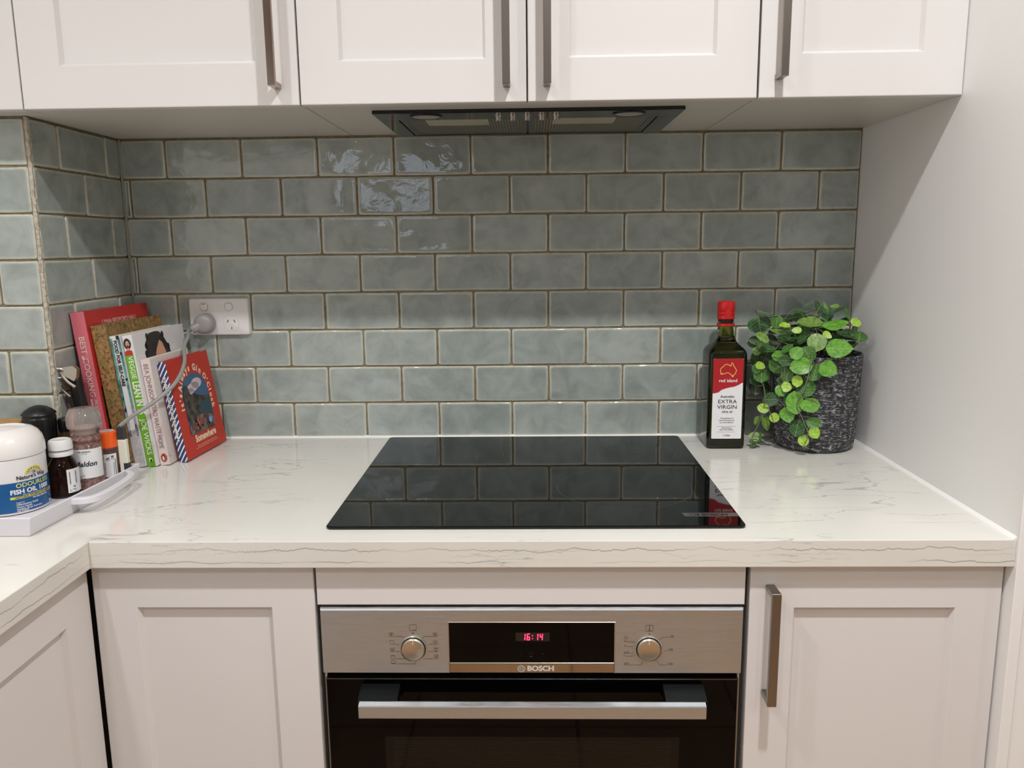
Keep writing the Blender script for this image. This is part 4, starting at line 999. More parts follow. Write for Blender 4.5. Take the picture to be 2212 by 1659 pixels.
M_CLEAR = P('clear_plastic', (226, 216, 210), 0.08, 0, Transmission_Weight=0.92, IOR=1.18)
M_SALT = noisy('pink_salt', (122, 66, 58), (214, 168, 156), 190, 0.35, 1.0, 0.004, detail=3)
def salt():
    cx, cy, r = -0.5650, -0.3563, 0.0245
    t = thing('salt_grinder', 'clear grinder of pink salt with a white label, beside the orange-capped jar', 'grinder', (cx, cy, ZF))
    bm = bmesh.new(); lathe(bm, [(r - 0.004, 0.0), (r - 0.0005, 0.002), (r, 0.005), (r, 0.0715), (r - 0.001, 0.0735), (r - 0.0040, 0.0780), (r + 0.0004, 0.0820), (r + 0.0004, 0.0850), (r - 0.0030, 0.0885), (r - 0.0020, 0.0960), (r - 0.0030, 0.0990), (r - 0.0022, 0.1020)], 48)
    fin(bm, 'bottle', t, M_CLEAR, smooth=True)
    bm = bmesh.new(); lathe(bm, [(r - 0.006, 0.0022), (r - 0.0022, 0.004), (r - 0.0018, 0.070), (r - 0.006, 0.078), (r - 0.0035, 0.083), (r - 0.0075, 0.0885), (r - 0.009, 0.090)], 36)
    fin(bm, 'salt', t, M_SALT, smooth=True)
    bm = bmesh.new(); lathe(bm, [(0.0140, 0.0905), (0.0140, 0.1040), (0.0060, 0.1060)], 24); fin(bm, 'grinding_head', t, P('milky_plastic', (196, 176, 168), 0.4), smooth=True)
    bm = bmesh.new(); prof = [(r - 0.0005, 0.1015), (r + 0.0012, 0.1030), (r + 0.0016, 0.1060), (r + 0.0012, 0.1220), (r - 0.0010, 0.1250), (r - 0.0035, 0.1320), (r - 0.0070, 0.1342), (0.0003, 0.1335)]
    lathe(bm, prof, 48, cap0=False)
    cp = fin(bm, 'cap', t, P('cap_plastic', (232, 224, 218), 0.12, 0, Transmission_Weight=0.78, IOR=1.25), smooth=True)
    bm = bmesh.new()
    for k in range(24):
        a = 2 * PI * k / 24; c_, s_ = math.cos(a), math.sin(a)
        rr = r + 0.0018
        loft(bm, [[((rr) * c_ - s_ * q, (rr) * s_ + c_ * q, z) for q in (-0.0007, 0.0007)] + [((rr - 0.001) * c_ + s_ * 0, (rr - 0.001) * s_, z)] for z in (0.1070, 0.1210)])
    fin(bm, 'cap_ribs', t, cp.data.materials[0], kind='stuff')
    D = Drum(0, 0, r, math.radians(-72), 0.0)
    shapes(t, D, drumquads(-0.040, 0.032, 0.0200, 0.0690, 36), P('label_white', (226, 226, 226), 0.45), 'label', k=0.5)
    lettering(t, D, [('Maldon', 0.0010, 0.0440, 0.0118, 0.025, 0.25), ('THE ORIGINAL', 0.0005, 0.0648, 0.0030, 0.02), ('SINCE 1882', 0.0005, 0.0615, 0.0020), ('PERFECT', -0.0030, 0.0250, 0.0016), ('50g', -0.0075, 0.0228, 0.0026, 0.03)], P('label_teal_black', (34, 50, 48), 0.5), 'label_lettering', k=2)
salt()

def paprika():
    cx, cy, r = -0.5485, -0.3205, 0.0150
    t = thing('spice_jar', 'small jar of red spice with an orange cap, between the salt grinder and the books', 'jar', (cx, cy, ZF))
    bm = bmesh.new(); lathe(bm, [(r - 0.002, 0), (r, 0.002), (r, 0.050), (r - 0.0010, 0.054), (r - 0.0016, 0.058), (r - 0.0010, 0.061)], 36)
    fin(bm, 'glass', t, M_CLEAR, smooth=True)
    bm = bmesh.new(); lathe(bm, [(r - 0.004, 0.002), (r - 0.0014, 0.003), (r - 0.0014, 0.0500), (r - 0.005, 0.0525)], 30)
    fin(bm, 'spice', t, noisy('red_spice', (92, 24, 14), (126, 44, 26), 300, 0.9, 0.2, 0.0005), smooth=True)
    bm = bmesh.new(); lathe(bm, [(r, 0.0590), (r + 0.0008, 0.0600), (r + 0.0008, 0.0845), (r - 0.0004, 0.0862), (r - 0.0020, 0.0868)], 40)
    cpo = fin(bm, 'cap', t, P('orange_cap', (238, 92, 16), 0.3), smooth=True)
    bm = bmesh.new(); lathe(bm, [(r - 0.0028, 0.0866), (r - 0.0028, 0.0871)], 32); fin(bm, 'cap_window', cpo, P('cap_window', (214, 196, 190), 0.3))
    D = Drum(0, 0, r, math.radians(-62), 0.0)
    shapes(t, D, drumquads(-0.014, 0.0135, 0.0090, 0.0490, 16), P('label_white', (226, 226, 226), 0.45), 'label', k=0.5)
    bars = []; y = 0.0125
    while y < 0.0345:
        hh = random.choice((0.0004, 0.0007, 0.0010)); bars.append(rect(-0.0066, 0.0074, y, y + hh)); y += hh + random.choice((0.0005, 0.0008))
    bars += [rect(-0.0066, 0.0074, 0.0100, 0.0108)]
    shapes(t, D, bars, M_PRINTK, 'barcode', k=2)
    leaf = [[(-0.0042, 0.0412), (-0.0020, 0.0400), (0.0004, 0.0412), (0.0012, 0.0440), (-0.0012, 0.0422), (-0.0030, 0.0426)]] + ring_strokes(-0.0016, 0.0418, 0.0036, 0.0005, 14, 190, 340)
    shapes(t, D, leaf + ring_strokes(0.0058, 0.0412, 0.0018, 0.0006, 12) + [rect(0.0036, 0.0078, 0.0438, 0.0458), rect(0.0096, 0.0104, 0.0100, 0.0400)], M_PRINTK, 'label_emblems', k=2)
paprika()

def gadget():
    # slim cream corded appliance with dark grey ends; the grey cord enters its top
    t = thing('corded_appliance', 'slim cream plastic appliance with dark grey ends at the back of the tray', 'appliance', (-0.5260, -0.3125, ZF), (0, math.radians(-1.0), 0))
    dk = P('dark_grey_plastic', (52, 54, 58), 0.4); cr = P('cream_plastic', (226, 224, 206), 0.4)
    def bx(z0, z1, x0=-0.0060, x1=0.0085): return box(bmesh.new(), x0, x1, -0.0050, 0.0050, z0, z1, bev=0.0012)
    fin(bx(0.0, 0.0700), 'body', t, cr); fin(bx(0.0701, 0.0920, -0.0055, 0.0075), 'cap', t, dk)
    fin(box(bmesh.new(), 0.0010, 0.0089, -0.0054, 0.0054, 0.0120, 0.0290, bev=0.0006), 'base_clip', t, dk)
gadget()

def grinder():
    cx, cy, r = -0.6480, -0.3420, 0.0262
    t = thing('pepper_mill', 'black ribbed mill with a domed lid standing behind the big white jar', 'mill', (cx, cy, ZF))
    bm = bmesh.new(); n = 48
    rings = []
    for rr, z in ((r - 0.003, 0), (r - 0.001, 0.002), (r - 0.0005, 0.095), (r, 0.1000), (r, 0.1150), (r - 0.0016, 0.1175), (r - 0.0016, 0.1215)):
        rings.append([((rr - (0.0010 if (k // 3) % 2 and z > 0.001 and z < 0.116 else 0)) * math.cos(2 * PI * k / n), (rr - (0.0010 if (k // 3) % 2 and z > 0.001 and z < 0.116 else 0)) * math.sin(2 * PI * k / n), z) for k in range(n)])
    loft(bm, rings); fin(bm, 'body', t, M_BLACKP)
    bm = bmesh.new(); lathe(bm, [(r - 0.0010, 0.1216), (r + 0.0004, 0.1222), (r - 0.0002, 0.1235), (r - 0.006, 0.1290), (r - 0.013, 0.1335), (r - 0.020, 0.1358), (0.0003, 0.1365)], 48)
    fin(bm, 'lid', t, M_BLACKP, smooth=True)
grinder()
def small_cap():
    t = thing('spice_bottle', 'short brown bottle with a black cap half hidden behind the salt grinder', 'bottle', (-0.6110, -0.3235, ZF))
    bm = bmesh.new(); lathe(bm, [(0.0140, 0), (0.0155, 0.002), (0.0155, 0.078), (0.0135, 0.086), (0.0125, 0.092)], 30); fin(bm, 'body', t, P('brown_jar', (74, 56, 34), 0.15), smooth=True)
    bm = bmesh.new(); lathe(bm, [(0.0150, 0.0900), (0.0156, 0.0910), (0.0156, 0.1080), (0.0130, 0.1110), (0.0003, 0.1115)], 32); fin(bm, 'cap', t, M_BLACKP, smooth=True)
small_cap()
def canister():
    t = thing('canister', 'wide jar with a pale bamboo lid at the far left, behind the big white jar', 'jar', (-0.7150, -0.3510, ZF))
    bm = bmesh.new(); lathe(bm, [(0.0360, 0), (0.0380, 0.002), (0.0380, 0.092), (0.0360, 0.096)], 40); fin(bm, 'body', t, P('canister_grey', (150, 148, 140), 0.2), smooth=True)
    bm = bmesh.new(); lathe(bm, [(0.0375, 0.0962), (0.0395, 0.0970), (0.0395, 0.1070), (0.0385, 0.1085), (0.0003, 0.1095)], 48)
    fin(bm, 'lid', t, noisy('bamboo', (168, 128, 78), (190, 150, 98), 30, 0.5, 0.05, 0.0005, sc=(1, 8, 1)), smooth=True)
canister()

# ---- steel can opener standing against the tiled wall, left of the red book
def opener():
    t = thing('corkscrew', 'steel lever corkscrew with a ring end and black grip, leaning beside the red book', 'corkscrew', (-0.6210, -0.2740, ZB))
    def q(x, y, z): return (x + 0.6210, y + 0.2740, z - ZB)
    st = P('corkscrew_steel', (178, 172, 162), 0.28, 1.0)
    bm = bmesh.new(); tube(bm, [q(-0.6150, -0.262, 0.9015), q(-0.6170, -0.263, 0.95), q(-0.6190, -0.264, 1.000), q(-0.6220, -0.265, 1.045), q(-0.6250, -0.266, 1.0850)], lambda s: 0.0085 + 0.003 * s, n=14)
    fin(bm, 'grip', t, M_BLACKP, smooth=True)
    bm = bmesh.new(); tube(bm, [q(-0.6480, -0.276, 1.0800), q(-0.6470, -0.278, 1.0700), q(-0.6400, -0.282, 1.0590), q(-0.6290, -0.286, 1.0500), q(-0.6230, -0.287, 1.0450)], lambda s: 0.0028 - 0.0008 * s, n=10); fin(bm, 'lever', t, st, smooth=True)
    bm = bmesh.new(); tube(bm, [q(-0.6400, -0.282, 1.0880), q(-0.6330, -0.284, 1.0790), q(-0.6240, -0.286, 1.0700), q(-0.6130, -0.287, 1.0620)], 0.0030, n=10); fin(bm, 'lever', t, st, smooth=True)
    bm = bmesh.new(); tube(bm, [q(-0.6440, -0.272, 1.0500), q(-0.6390, -0.274, 1.0350), q(-0.6350, -0.276, 1.0220)], 0.0010, n=8); fin(bm, 'wire_arm', t, P('dark_wire', (60, 58, 56), 0.3, 1.0), smooth=True)
    bm = bmesh.new(); pr_ = [(-0.0130, 0.1960), (0.0060, 0.1990), (0.0130, 0.1930), (0.0110, 0.1800), (0.0060, 0.1720), (-0.0080, 0.1800), (-0.0150, 0.1860)]
    loft(bm, [[(x, y, z) for x, z in pr_] for y in (-0.0120, -0.0020)])
    fin(bm, 'head', t, st)
    bm = bmesh.new(); n, m_ = 28, 10; vs = []
    for i in range(n):
        a = 2 * PI * i / n; vs.append([bm.verts.new(((0.0085 + 0.0028 * math.cos(2 * PI * j / m_)) * math.cos(a), 0.0028 * math.sin(2 * PI * j / m_), (0.0085 + 0.0028 * math.cos(2 * PI * j / m_)) * math.sin(a))) for j in range(m_)])
    for i in range(n):
        for j in range(m_): bm.faces.new((vs[i][j], vs[(i + 1) % n][j], vs[(i + 1) % n][(j + 1) % m_], vs[i][(j + 1) % m_]))
    fin(bm, 'ring', t, st, smooth=True, loc=(-0.0185, -0.0120, 0.1860), rot=(0.2, 0, 0.4))
opener()

# ================================================================ OLIVE OIL BOTTLE
def oil():
    cx, cy = 0.5535, -0.0775; hw = 0.0365
    t = thing('oil_bottle', 'square dark green oil bottle with red cap, standing beside the potted plant', 'bottle', (cx, cy, ZB + 0.0003), (0, 0, math.radians(-1.0)))
    mt = P('green_glass', (156, 164, 62), 0.02, 0, Transmission_Weight=1.0, IOR=1.45)
    bm = bmesh.new(); n = 40
    def ring(w_, k, z):  # k: 0 square .. 1 round
        pts = []
        sq = rrect(2 * w_, 2 * w_, w_ * 0.24, 9)
        m_ = len(sq)
        for (x, y) in sq:
            a = math.atan2(y, x); pts.append((x * (1 - k) + w_ * math.cos(a) * k, y * (1 - k) + w_ * math.sin(a) * k, z))
        return pts
    prof = [(0.0330, 0, 0.0), (0.0355, 0, 0.0012), (hw, 0, 0.005), (hw, 0, 0.180), (0.0362, 0.04, 0.1860), (0.0350, 0.15, 0.1910), (0.0325, 0.35, 0.1958), (0.0285, 0.6, 0.2005), (0.0242, 0.85, 0.2055), (0.0208, 1, 0.2115), (0.0182, 1, 0.2200), (0.0164, 1, 0.2310), (0.0152, 1, 0.2400), (0.0146, 1, 0.2450)]
    loft(bm, [ring(w_, k, z) for w_, k, z in prof])
    fin(bm, 'glass', t, mt, smooth=True)
    # dark oil inside
    bm = bmesh.new(); pin = [(w_ - 0.0028, k, max(z, 0.006)) for w_, k, z in prof[1:] if z < 0.172] + [(0.0335, 0, 0.150)]
    pin = [(0.0310, 0, 0.006), (0.0335, 0, 0.009), (0.0335, 0, 0.1700), (0.0325, 0.1, 0.1790), (0.0270, 0.4, 0.1900)]
    loft(bm, [ring(w_, k, z) for w_, k, z in pin])
    fin(bm, 'oil', t, P('olive_oil', (30, 32, 8), 0.15, 0), smooth=True)
    bm = bmesh.new(); lathe(bm, [(0.0148, 0.2360), (0.0170, 0.2368), (0.0172, 0.2395), (0.0168, 0.2412), (0.0148, 0.2418)], 36); fin(bm, 'neck_ring', t, M_RED, smooth=True)
    bm = bmesh.new(); lathe(bm, [(0.0148, 0.2440), (0.0152, 0.2500)], 30); fin(bm, 'neck_thread', t, M_BLACKP, smooth=True)
    bm = bmesh.new(); lathe(bm, [(0.0160, 0.2500), (0.0168, 0.2506), (0.0168, 0.2560), (0.0163, 0.2566), (0.0168, 0.2574), (0.0168, 0.2636), (0.0163, 0.2643), (0.0168, 0.2652), (0.0168, 0.2780), (0.0162, 0.2822), (0.0146, 0.2838), (0.0003, 0.2840)], 44)
    fin(bm, 'cap', t, M_RED, smooth=True)
    Q = Plane((0.0, -hw, 0), (1, 0, 0), (0, 0, 1), 0.0003)
    lw = 0.0285; z0, z1 = 0.0205, 0.1770
    wp = rrect(2 * lw, z1 - z0, 0.002, 3, 0, (z0 + z1) / 2)
    lb = shapes(t, Q, [wp], P('label_paper', (228, 228, 230), 0.4), 'label', k=1)
    red = P('label_red', (170, 22, 32), 0.4)
    shapes(t, Q, [[(-lw, 0.1095), (-0.0180, 0.1115), (-0.0120, 0.1165), (-0.0040, 0.1195), (0.0040, 0.1215), (0.0120, 0.1228), (0.0200, 0.1260), (0.0260, 0.1300), (lw, 0.1300), (lw, z1 - 0.002), (lw - 0.002, z1), (-lw + 0.002, z1), (-lw, z1 - 0.002)]], red, 'label_red_field', k=2)
    lettering(t, Q, [('red island', 0.0, 0.1345, 0.0092, 0.008, 0, 'CENTER', 0.98)], M_PRINTW, 'label_lettering', k=3)
    # outline of the continent, and the island below it
    aus = [(-0.0150, 0.1530), (-0.0152, 0.1565), (-0.0130, 0.1598), (-0.0095, 0.1620), (-0.0080, 0.1648), (-0.0030, 0.1668), (-0.0012, 0.1650), (0.0020, 0.1648), (0.0040, 0.1625), (0.0048, 0.1640), (0.0060, 0.1690), (0.0085, 0.1672), (0.0095, 0.1635), (0.0125, 0.1590), (0.0152, 0.1550), (0.0140, 0.1500), (0.0108, 0.1452), (0.0060, 0.1448), (0.0030, 0.1480), (-0.0005, 0.1500), (-0.0040, 0.1495), (-0.0080, 0.1478), (-0.0130, 0.1470), (-0.0140, 0.1490), (-0.0150, 0.1530)]
    gold = P('label_goldleaf', (240, 206, 110), 0.35)
    shapes(t, Q, stroke(aus, 0.0011) + [disc(-0.0118, 0.1478, 0.0034, 0.0013, 12), disc(0.0082, 0.1428, 0.0018, 0.0012, 10)], gold, 'label_map', k=3)
    lettering(t, Q, [('Australian', 0.0, 0.1035, 0.0066, 0.008), ('EXTRA', 0.0, 0.0935, 0.0105, 0.0, 0, 'CENTER', 1.12), ('VIRGIN', 0.0, 0.0828, 0.0105, 0.0, 0, 'CENTER', 1.12), ('olive oil', 0.0, 0.0738, 0.0064, 0.008), ('Pure goodness of', 0, 0.0610, 0.0034, 0.01), ('fresh olives grown by', 0, 0.0568, 0.0034, 0.01), ('our Aussie farmers.', 0, 0.0526, 0.0034, 0.01), ('100% NATURAL', 0, 0.0418, 0.0028, 0.01), ('FIRST COLD PRESSED', 0, 0.0382, 0.0028, 0.01), ('1 Litre', 0, 0.0272, 0.0054, 0.01)], M_PRINTK, 'label_lettering', k=3)
    shapes(t, Q, stroke([(-0.0175, 0.0450), (0.0175, 0.0450)], 0.0004) + stroke([(-0.0175, 0.0338), (0.0175, 0.0338)], 0.0004), M_PRINTG, 'label_lines', k=3)
oil()

# ================================================================ POTTED PLANT
LEAVES = [(0.6092,-0.0918,1.1381,15.4,20.2,80,0),(0.7022,-0.1568,1.1123,15.2,15.7,90,5),(0.7319,-0.1886,1.105,20.8,15.4,0,2),(0.7404,-0.1379,1.1444,20.9,10.8,-5,2),(0.6973,-0.1281,1.1466,20.7,9.4,5,4),(0.6722,-0.1682,1.07,18.5,14.4,-10,2),(0.7126,-0.1933,1.0683,14.5,13.6,30,2),(0.6961,-0.1722,1.0587,14.7,12.0,100,1),(0.6647,-0.1621,1.0938,12.0,11.1,-50,2),(0.6842,-0.1645,1.0911,14.8,13.8,60,1),(0.6411,-0.1354,1.0856,12.2,9.0,-10,2),(0.6412,-0.1255,1.065,15.2,13.3,30,1),(0.6281,-0.0872,1.075,14.6,13.6,20,0),(0.6268,-0.089,1.0939,15.5,10.7,-20,0),(0.607,-0.1432,1.1218,7.5,12.1,-55,4),(0.6187,-0.1064,1.0428,12.5,13.9,90,1),(0.6139,-0.1109,1.063,8.6,6.7,20,3),(0.5974,-0.1093,1.091,7.7,7.7,20,4),(0.6556,-0.1422,1.0513,14.1,10.4,90,1),(0.6674,-0.1646,1.0417,10.2,8.9,90,3),(0.6527,-0.1518,1.0285,9.0,9.0,0,3),(0.6434,-0.1468,1.0206,10.4,9.4,60,2),(0.644,-0.1023,0.9956,17.5,12.1,-5,0),(0.664,-0.1697,1.002,19.5,14.9,80,2),(0.6874,-0.1801,0.9992,16.2,12.0,-5,2),(0.6234,-0.11,0.9795,10.7,8.7,10,3),(0.6539,-0.1615,0.9775,13.5,12.4,70,2),(0.6384,-0.1329,0.966,8.6,8.6,90,3),(0.673,-0.1609,0.9523,15.0,12.8,100,0),(0.6982,-0.1753,0.9646,13.0,10.2,10,1),(0.6984,-0.1812,0.947,10.2,9.6,60,3),(0.6813,-0.1745,0.9311,9.7,9.0,90,3),(0.6293,-0.1087,0.95,13.6,6.8,75,4),(0.6142,-0.1033,0.9543,8.8,3.9,110,4),(0.6019,-0.1067,0.9231,10.2,8.2,10,5),(0.6116,-0.0856,1.0175,14.7,12.2,90,6),(0.6311,-0.0894,1.0141,14.7,5.9,85,6),(0.5892,-0.0833,1.1082,10.7,7.8,10,6),(0.6076,-0.0855,1.069,15.6,11.7,90,0),(0.6847,-0.1617,1.0287,16.8,15.8,120,1),(0.6652,-0.1544,1.1347,8.3,5.5,-5,3),(0.6427,-0.1546,1.1438,9.6,4.1,0,3),(0.634,-0.1395,1.1315,15.9,4.7,15,4),(0.6619,-0.1267,1.1185,14.1,4.2,5,1),(0.6694,-0.1102,1.1097,12.4,3.8,0,0),(0.6404,-0.113,1.1466,12.3,10.4,90,1),(0.6732,-0.0678,1.1488,13.7,5.9,0,6),(0.6928,-0.084,1.153,13.5,9.7,-10,0),(0.7142,-0.0883,1.1541,13.5,2.9,5,0),(0.7473,-0.0806,1.158,11.6,10.6,90,0),(0.7306,-0.0772,1.1704,14.5,4.3,55,0),(0.7261,-0.1261,1.1771,7.5,2.2,60,2),(0.748,-0.1125,1.1749,7.6,2.8,0,4),(0.7725,-0.0789,1.1643,15.5,3.5,-25,0),(0.775,-0.1026,1.1615,11.4,4.2,75,1),(0.774,-0.1502,1.1481,6.5,9.2,-60,3),(0.7937,-0.1215,1.1186,8.5,14.2,100,1),(0.7748,-0.0853,1.1175,16.4,6.8,10,6),(0.7203,-0.1579,1.1262,8.3,5.2,35,3),(0.7507,-0.1098,1.1119,14.3,8.6,-10,0),(0.7049,-0.0935,1.1729,8.6,2.3,-35,1),(0.6863,-0.096,1.1666,8.6,2.3,10,1),(0.5968,-0.1245,1.166,11.3,1.5,15,4),(0.634,-0.1007,1.1589,17.2,1.9,0,1),(0.6548,-0.1403,1.0994,11.2,5.6,-35,1),(0.6025,-0.1064,1.1031,8.6,4.8,70,1),(0.5996,-0.1109,0.903,8.8,2.3,-40,1),(0.6173,-0.1106,0.9229,9.7,2.9,95,1),(0.6491,-0.1498,1.0781,13.1,9.3,0,0),(0.6393,-0.0842,1.1059,15.5,11.7,30,6),(0.727,-0.0915,1.1447,13.5,7.7,0,0),(0.6636,-0.0955,1.1283,15.4,6.5,0,0),(0.6986,-0.0931,1.1297,15.4,7.7,0,0),(0.7005,-0.0862,1.1017,11.6,7.8,20,6),(0.6608,-0.1478,1.0015,11.3,10.4,90,0),(0.794,-0.0791,1.1244,9.7,4.3,20,6),(0.5993,-0.0868,1.0732,10.7,7.8,80,0),(0.5981,-0.1048,1.0564,9.6,7.7,90,1),(0.602,-0.0901,1.0323,8.8,6.8,90,0),(0.649,-0.1034,1.1023,13.4,8.6,-10,6),(0.7193,-0.0942,1.1296,13.5,5.8,10,0),(0.7284,-0.1099,1.1388,11.4,5.7,-10,1),(0.7744,-0.0918,1.1462,9.6,4.8,-10,0),(0.6424,-0.0834,1.0842,11.7,8.8,40,0),(0.6633,-0.1474,1.0682,9.4,7.5,10,6),(0.6508,-0.1261,1.0381,6.7,8.6,60,0),(0.7948,-0.0957,1.1291,7.7,4.8,80,0),(0.7551,-0.0751,1.1234,11.7,5.8,10,6)]
# each leaf: x, y, z of its middle, half length and half width (mm), turn of its midrib (degrees), tone
def plant():
    cx, cy = 0.7290, -0.0870
    t = thing('potted_plant', 'trailing green leafy plant in a dark textured round pot against the right-hand wall', 'plant', (cx, cy, ZB + 0.0002))
    
    mt = P('rough_charcoal_pot', (40, 41, 44), 0.75); t_, N, Lk, bb = nt(mt)
    tc = N('ShaderNodeTexCoord')
    sp = N('ShaderNodeSeparateXYZ'); Lk(tc.outputs['Object'], sp.inputs[0])
    at = math_(N, Lk, 'ARCTAN2', sp.outputs[1], sp.outputs[0])
    cb = N('ShaderNodeCombineXYZ'); Lk(math_(N, Lk, 'MULTIPLY', at, 1.3), cb.inputs[0]); Lk(math_(N, Lk, 'MULTIPLY', sp.outputs[2], 125.0), cb.inputs[1])
    n1 = noise(N, 2.6, 3, 0.5, 0.15); Lk(cb.outputs[0], n1.inputs[0])
    cb2 = N('ShaderNodeCombineXYZ'); Lk(math_(N, Lk, 'MULTIPLY', at, 5.0), cb2.inputs[0]); Lk(math_(N, Lk, 'MULTIPLY', sp.outputs[2], 60.0), cb2.inputs[1])
    n2 = noise(N, 2.0, 4, 0.65, 0.8); Lk(cb2.outputs[0], n2.inputs[0])
    ln = math_(N, Lk, 'ABSOLUTE', math_(N, Lk, 'SUBTRACT', n1.outputs[0], 0.5))
    l1 = math_(N, Lk, 'SUBTRACT', 1.0, math_(N, Lk, 'MULTIPLY', ln, 15.0), True)
    mk = math_(N, Lk, 'MULTIPLY', math_(N, Lk, 'SUBTRACT', n2.outputs[0], 0.44), 5.0, True)
    f = math_(N, Lk, 'MULTIPLY', l1, mk)
    Lk(mix(N, Lk, math_(N, Lk, 'MULTIPLY', f, 0.95), rgba((42, 42, 45)), rgba((206, 206, 208))), bb.inputs['Base Color'])
    bump(N, Lk, math_(N, Lk, 'ADD', n1.outputs[0], math_(N, Lk, 'MULTIPLY', n2.outputs[0], 0.6)), 0.9, 0.003, bb)
    bm = bmesh.new()
    lathe(bm, [(0.0600, 0.0), (0.0660, 0.0012), (0.0715, 0.0050), (0.0745, 0.0110), (0.0762, 0.0200), (0.0795, 0.0900), (0.0822, 0.1780), (0.0826, 0.1835), (0.0818, 0.1850), (0.0790, 0.1845), (0.0775, 0.1780), (0.0765, 0.1600), (0.0003, 0.1590)], 72)
    fin(bm, 'pot', t, mt, smooth=True)
    bm = bmesh.new(); lathe(bm, [(0.0763, 0.1500), (0.0763, 0.1640), (0.050, 0.1665), (0.0003, 0.1680)], 40)
    fin(bm, 'soil', t, noisy('dark_soil', (18, 16, 14), (44, 38, 32), 160, 0.95, 1.0, 0.003), smooth=False)
    TONE = [(44, 86, 40), (64, 112, 42), (98, 158, 48), (158, 198, 66), (112, 146, 66), (140, 172, 104), (26, 48, 24)]
    lm = P('leaf', (80, 130, 50), 0.42); t_, N, Lk, bb = nt(lm)
    oi = N('ShaderNodeObjectInfo'); tc = N('ShaderNodeTexCoord'); sp = N('ShaderNodeSeparateXYZ'); Lk(tc.outputs['Object'], sp.inputs[0])
    ad = N('ShaderNodeVectorMath'); ad.operation = 'ADD'; Lk(tc.outputs['Object'], ad.inputs[0])
    cb = N('ShaderNodeCombineXYZ'); Lk(math_(N, Lk, 'MULTIPLY', oi.outputs['Random'], 20.0), cb.inputs[0]); Lk(cb.outputs[0], ad.inputs[1])
    nn = noise(N, 2.4, 4, 0.6, 0.8); Lk(ad.outputs[0], nn.inputs[0])
    mo = ramp(N, [(0.36, (0.55, 0.62, 0.6, 1)), (0.62, (1.18, 1.12, 1.1, 1))]); Lk(nn.outputs[0], mo.inputs[0])
    c1 = mix(N, Lk, 1.0, oi.outputs['Color'], mo.outputs[0], 'MULTIPLY')
    ay = math_(N, Lk, 'ABSOLUTE', sp.outputs[1])
    mid = math_(N, Lk, 'SUBTRACT', 1.0, math_(N, Lk, 'MULTIPLY', ay, 22.0), True)
    wv = math_(N, Lk, 'FRACT', math_(N, Lk, 'ADD', math_(N, Lk, 'MULTIPLY', sp.outputs[0], 2.6), math_(N, Lk, 'MULTIPLY', ay, -1.8)))
    side = math_(N, Lk, 'MULTIPLY', math_(N, Lk, 'SUBTRACT', 1.0, math_(N, Lk, 'MULTIPLY', math_(N, Lk, 'ABSOLUTE', math_(N, Lk, 'SUBTRACT', wv, 0.5)), 9.0), True), 0.45)
    vv = math_(N, Lk, 'MULTIPLY', math_(N, Lk, 'MAXIMUM', mid, side), 0.5)
    c2 = mix(N, Lk, vv, c1, rgba((176, 204, 120)))
    Lk(c2, bb.inputs['Base Color'])
    def leaf_mesh(tip, cup, curl):
        bm = bmesh.new(); n = 9; rows = []
        for i in range(n + 1):
            s_ = -1 + 2 * i / n
            wd = max(0.0, (1 - abs(s_) ** 2.2)) ** 0.62 * (1 + tip * -0.18 * s_)
            if i == 0: wd = 0.10
            if i == n: wd = 0.0
            z = curl * (s_ * s_ - 0.3)
            if wd == 0.0: rows.append([bm.verts.new((s_ * 1.04, 0, z))])
            else: rows.append([bm.verts.new((s_, q * wd, z + cup * abs(q) * wd + (0.03 * math.sin(5 * s_ + 3 * q)))) for q in (-1, -0.5, 0, 0.5, 1)])
        for a, b_ in zip(rows, rows[1:]):
            if len(b_) == 5:
                for k in range(4): bm.faces.new((a[k], a[k + 1], b_[k + 1], b_[k]))
            else:
                for k in range(4): bm.faces.new((a[k], a[k + 1], b_[0]))
        me = bpy.data.meshes.new('leaf'); bm.to_mesh(me); bm.free(); me.materials.append(lm)
        for p in me.polygons: p.use_smooth = True
        return me
    LM = [leaf_mesh(1, 0.10, 0.05), leaf_mesh(0.4, 0.18, -0.10), leaf_mesh(1.4, 0.05, 0.12), leaf_mesh(0, -0.12, 0.08)]
    vines = [[(.715, -.10, 1.055), (.700, -.140, 1.092), (.690, -.172, 1.085), (.680, -.177, 1.04), (.666, -.174, 1.0), (.676, -.176, .975), (.688, -.180, .945)],
             [(.700, -.09, 1.055), (.670, -.120, 1.098), (.652, -.145, 1.08), (.648, -.147, 1.04), (.640, -.142, 1.0), (.628, -.125, .985)],
             [(.690, -.09, 1.06), (.650, -.100, 1.105), (.620, -.100, 1.06), (.626, -.110, 1.0), (.619, -.109, .957), (.606, -.108, .925), (.602, -.110, .906)],
             [(.720, -.10, 1.055), (.722, -.150, 1.095), (.722, -.180, 1.09), (.712, -.188, 1.070)],
             [(.740, -.09, 1.055), (.757, -.100, 1.115), (.778, -.112, 1.132), (.796, -.120, 1.115)],
             [(.700, -.09, 1.06), (.670, -.090, 1.125), (.640, -.095, 1.150), (.605, -.110, 1.160)],
             [(.730, -.09, 1.06), (.735, -.085, 1.110), (.735, -.082, 1.140), (.728, -.080, 1.165)],
             [(.715, -.10, 1.06), (.708, -.120, 1.110), (.702, -.130, 1.142)],
             [(.705, -.10, 1.06), (.680, -.120, 1.110), (.660, -.135, 1.138)],
             [(.705, -.10, 1.06), (.660, -.130, 1.105), (.625, -.120, 1.110), (.606, -.115, 1.095)]]
    sm = P('plant_stem', (104, 108, 84), 0.6)
    samp = []
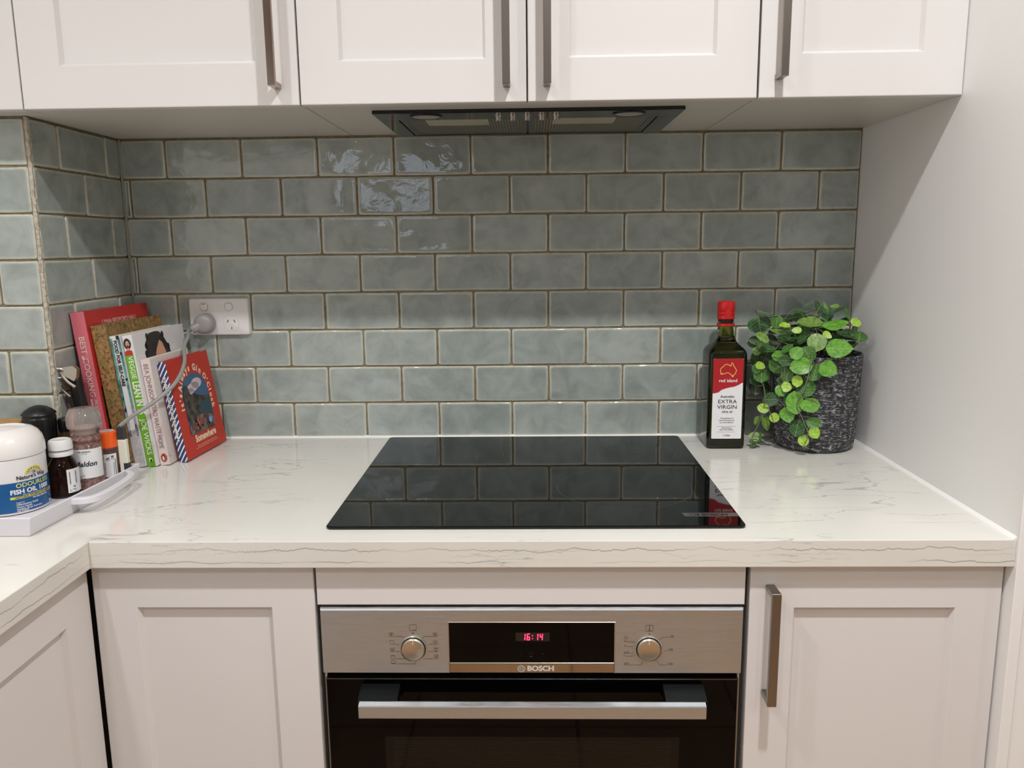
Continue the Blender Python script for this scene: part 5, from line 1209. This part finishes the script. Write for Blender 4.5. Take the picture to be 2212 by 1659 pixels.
    for v in vines:
        bm = bmesh.new(); pts = [Vector(p) - t.location for p in v]
        tube(bm, pts, lambda s_: 0.0013 - 0.0004 * s_, n=6, sub=5); fin(bm, 'vine', t, sm, smooth=True)
        samp += [Vector(p) for p in catmull(v, 5)]
    rnd = random.Random(4)
    fill = []
    for k in range(34):
        a = rnd.uniform(0, 2 * PI); q = rnd.uniform(0.02, 0.085); x = 0.705 + 1.05 * q * math.cos(a) * 1.15; y = max(-0.155, min(-0.02, -0.090 + q * math.sin(a) * 0.8))
        z = 1.088 + 0.060 * (1 - (q / 0.095) ** 2) * rnd.uniform(0.2, 1.0)
        fill.append((min(x, 0.800), y, z, rnd.uniform(11, 15), rnd.uniform(5, 10), rnd.choice((-30, -10, 0, 15, 40, 80)), rnd.choice((0, 0, 6, 1))))
    for i, (x, y, z, hl, hw, ang, tone) in enumerate(LEAVES + fill):
        hl *= 0.00110; hw *= 0.00110; z = max(z, 0.9085); x = max(x, 0.598 + hl) if y > -0.130 else x; a = math.radians(ang)
        wt_ = max(hw, hl * 0.70); tilt = math.acos(min(1, hw / wt_))
        view = (Vector((0.1765, -1.6389, 1.2991)) - Vector((x, y, z))).normalized()
        rgt = Vector((0, 0, 1)).cross(view).normalized(); up = view.cross(rgt)
        dx = (rgt * math.cos(a) - up * math.sin(a)).normalized(); nrm = view
        if rnd.random() < 0.5: dx = -dx
        if abs(ang) > 130: dx = -dx
        dy = nrm.cross(dx)
        sg = 1 if dy.z < 0 else -1
        r_ = Matrix.Rotation(tilt * (-sg) * -1 + rnd.uniform(-0.22, 0.22), 3, dx)
        nrm = r_ @ nrm; dx = Matrix.Rotation(rnd.uniform(-0.25, 0.25), 3, dy) @ dx; dx = (dx - nrm * dx.dot(nrm)).normalized(); dy = nrm.cross(dx)
        o = link('leaf', LM[i % 4], t)
        M = Matrix((dx * hl, dy * wt_, nrm * ((hl + wt_) / 2))).transposed().to_4x4(); M.translation = Vector((x, y, z)) - t.location
        o.matrix_basis = M
        c_ = TONE[tone]; o.color = (*lin(c_), 1)
        b0 = Vector((x, y, z)) - dx * hl * 0.98
        near = min(samp, key=lambda p: (p - b0).length)
        if 0.003 < (near - b0).length < 0.055:
            bm = bmesh.new(); mid_ = (b0 + near) / 2 - dx * 0.003 + Vector((0, -0.001, 0.002))
            tube(bm, [near - t.location, mid_ - t.location, b0 - t.location, b0 + dx * hl * 0.15 - t.location], 0.0007, n=5, sub=3)
            fin(bm, 'petiole', t, sm, smooth=True)
plant()
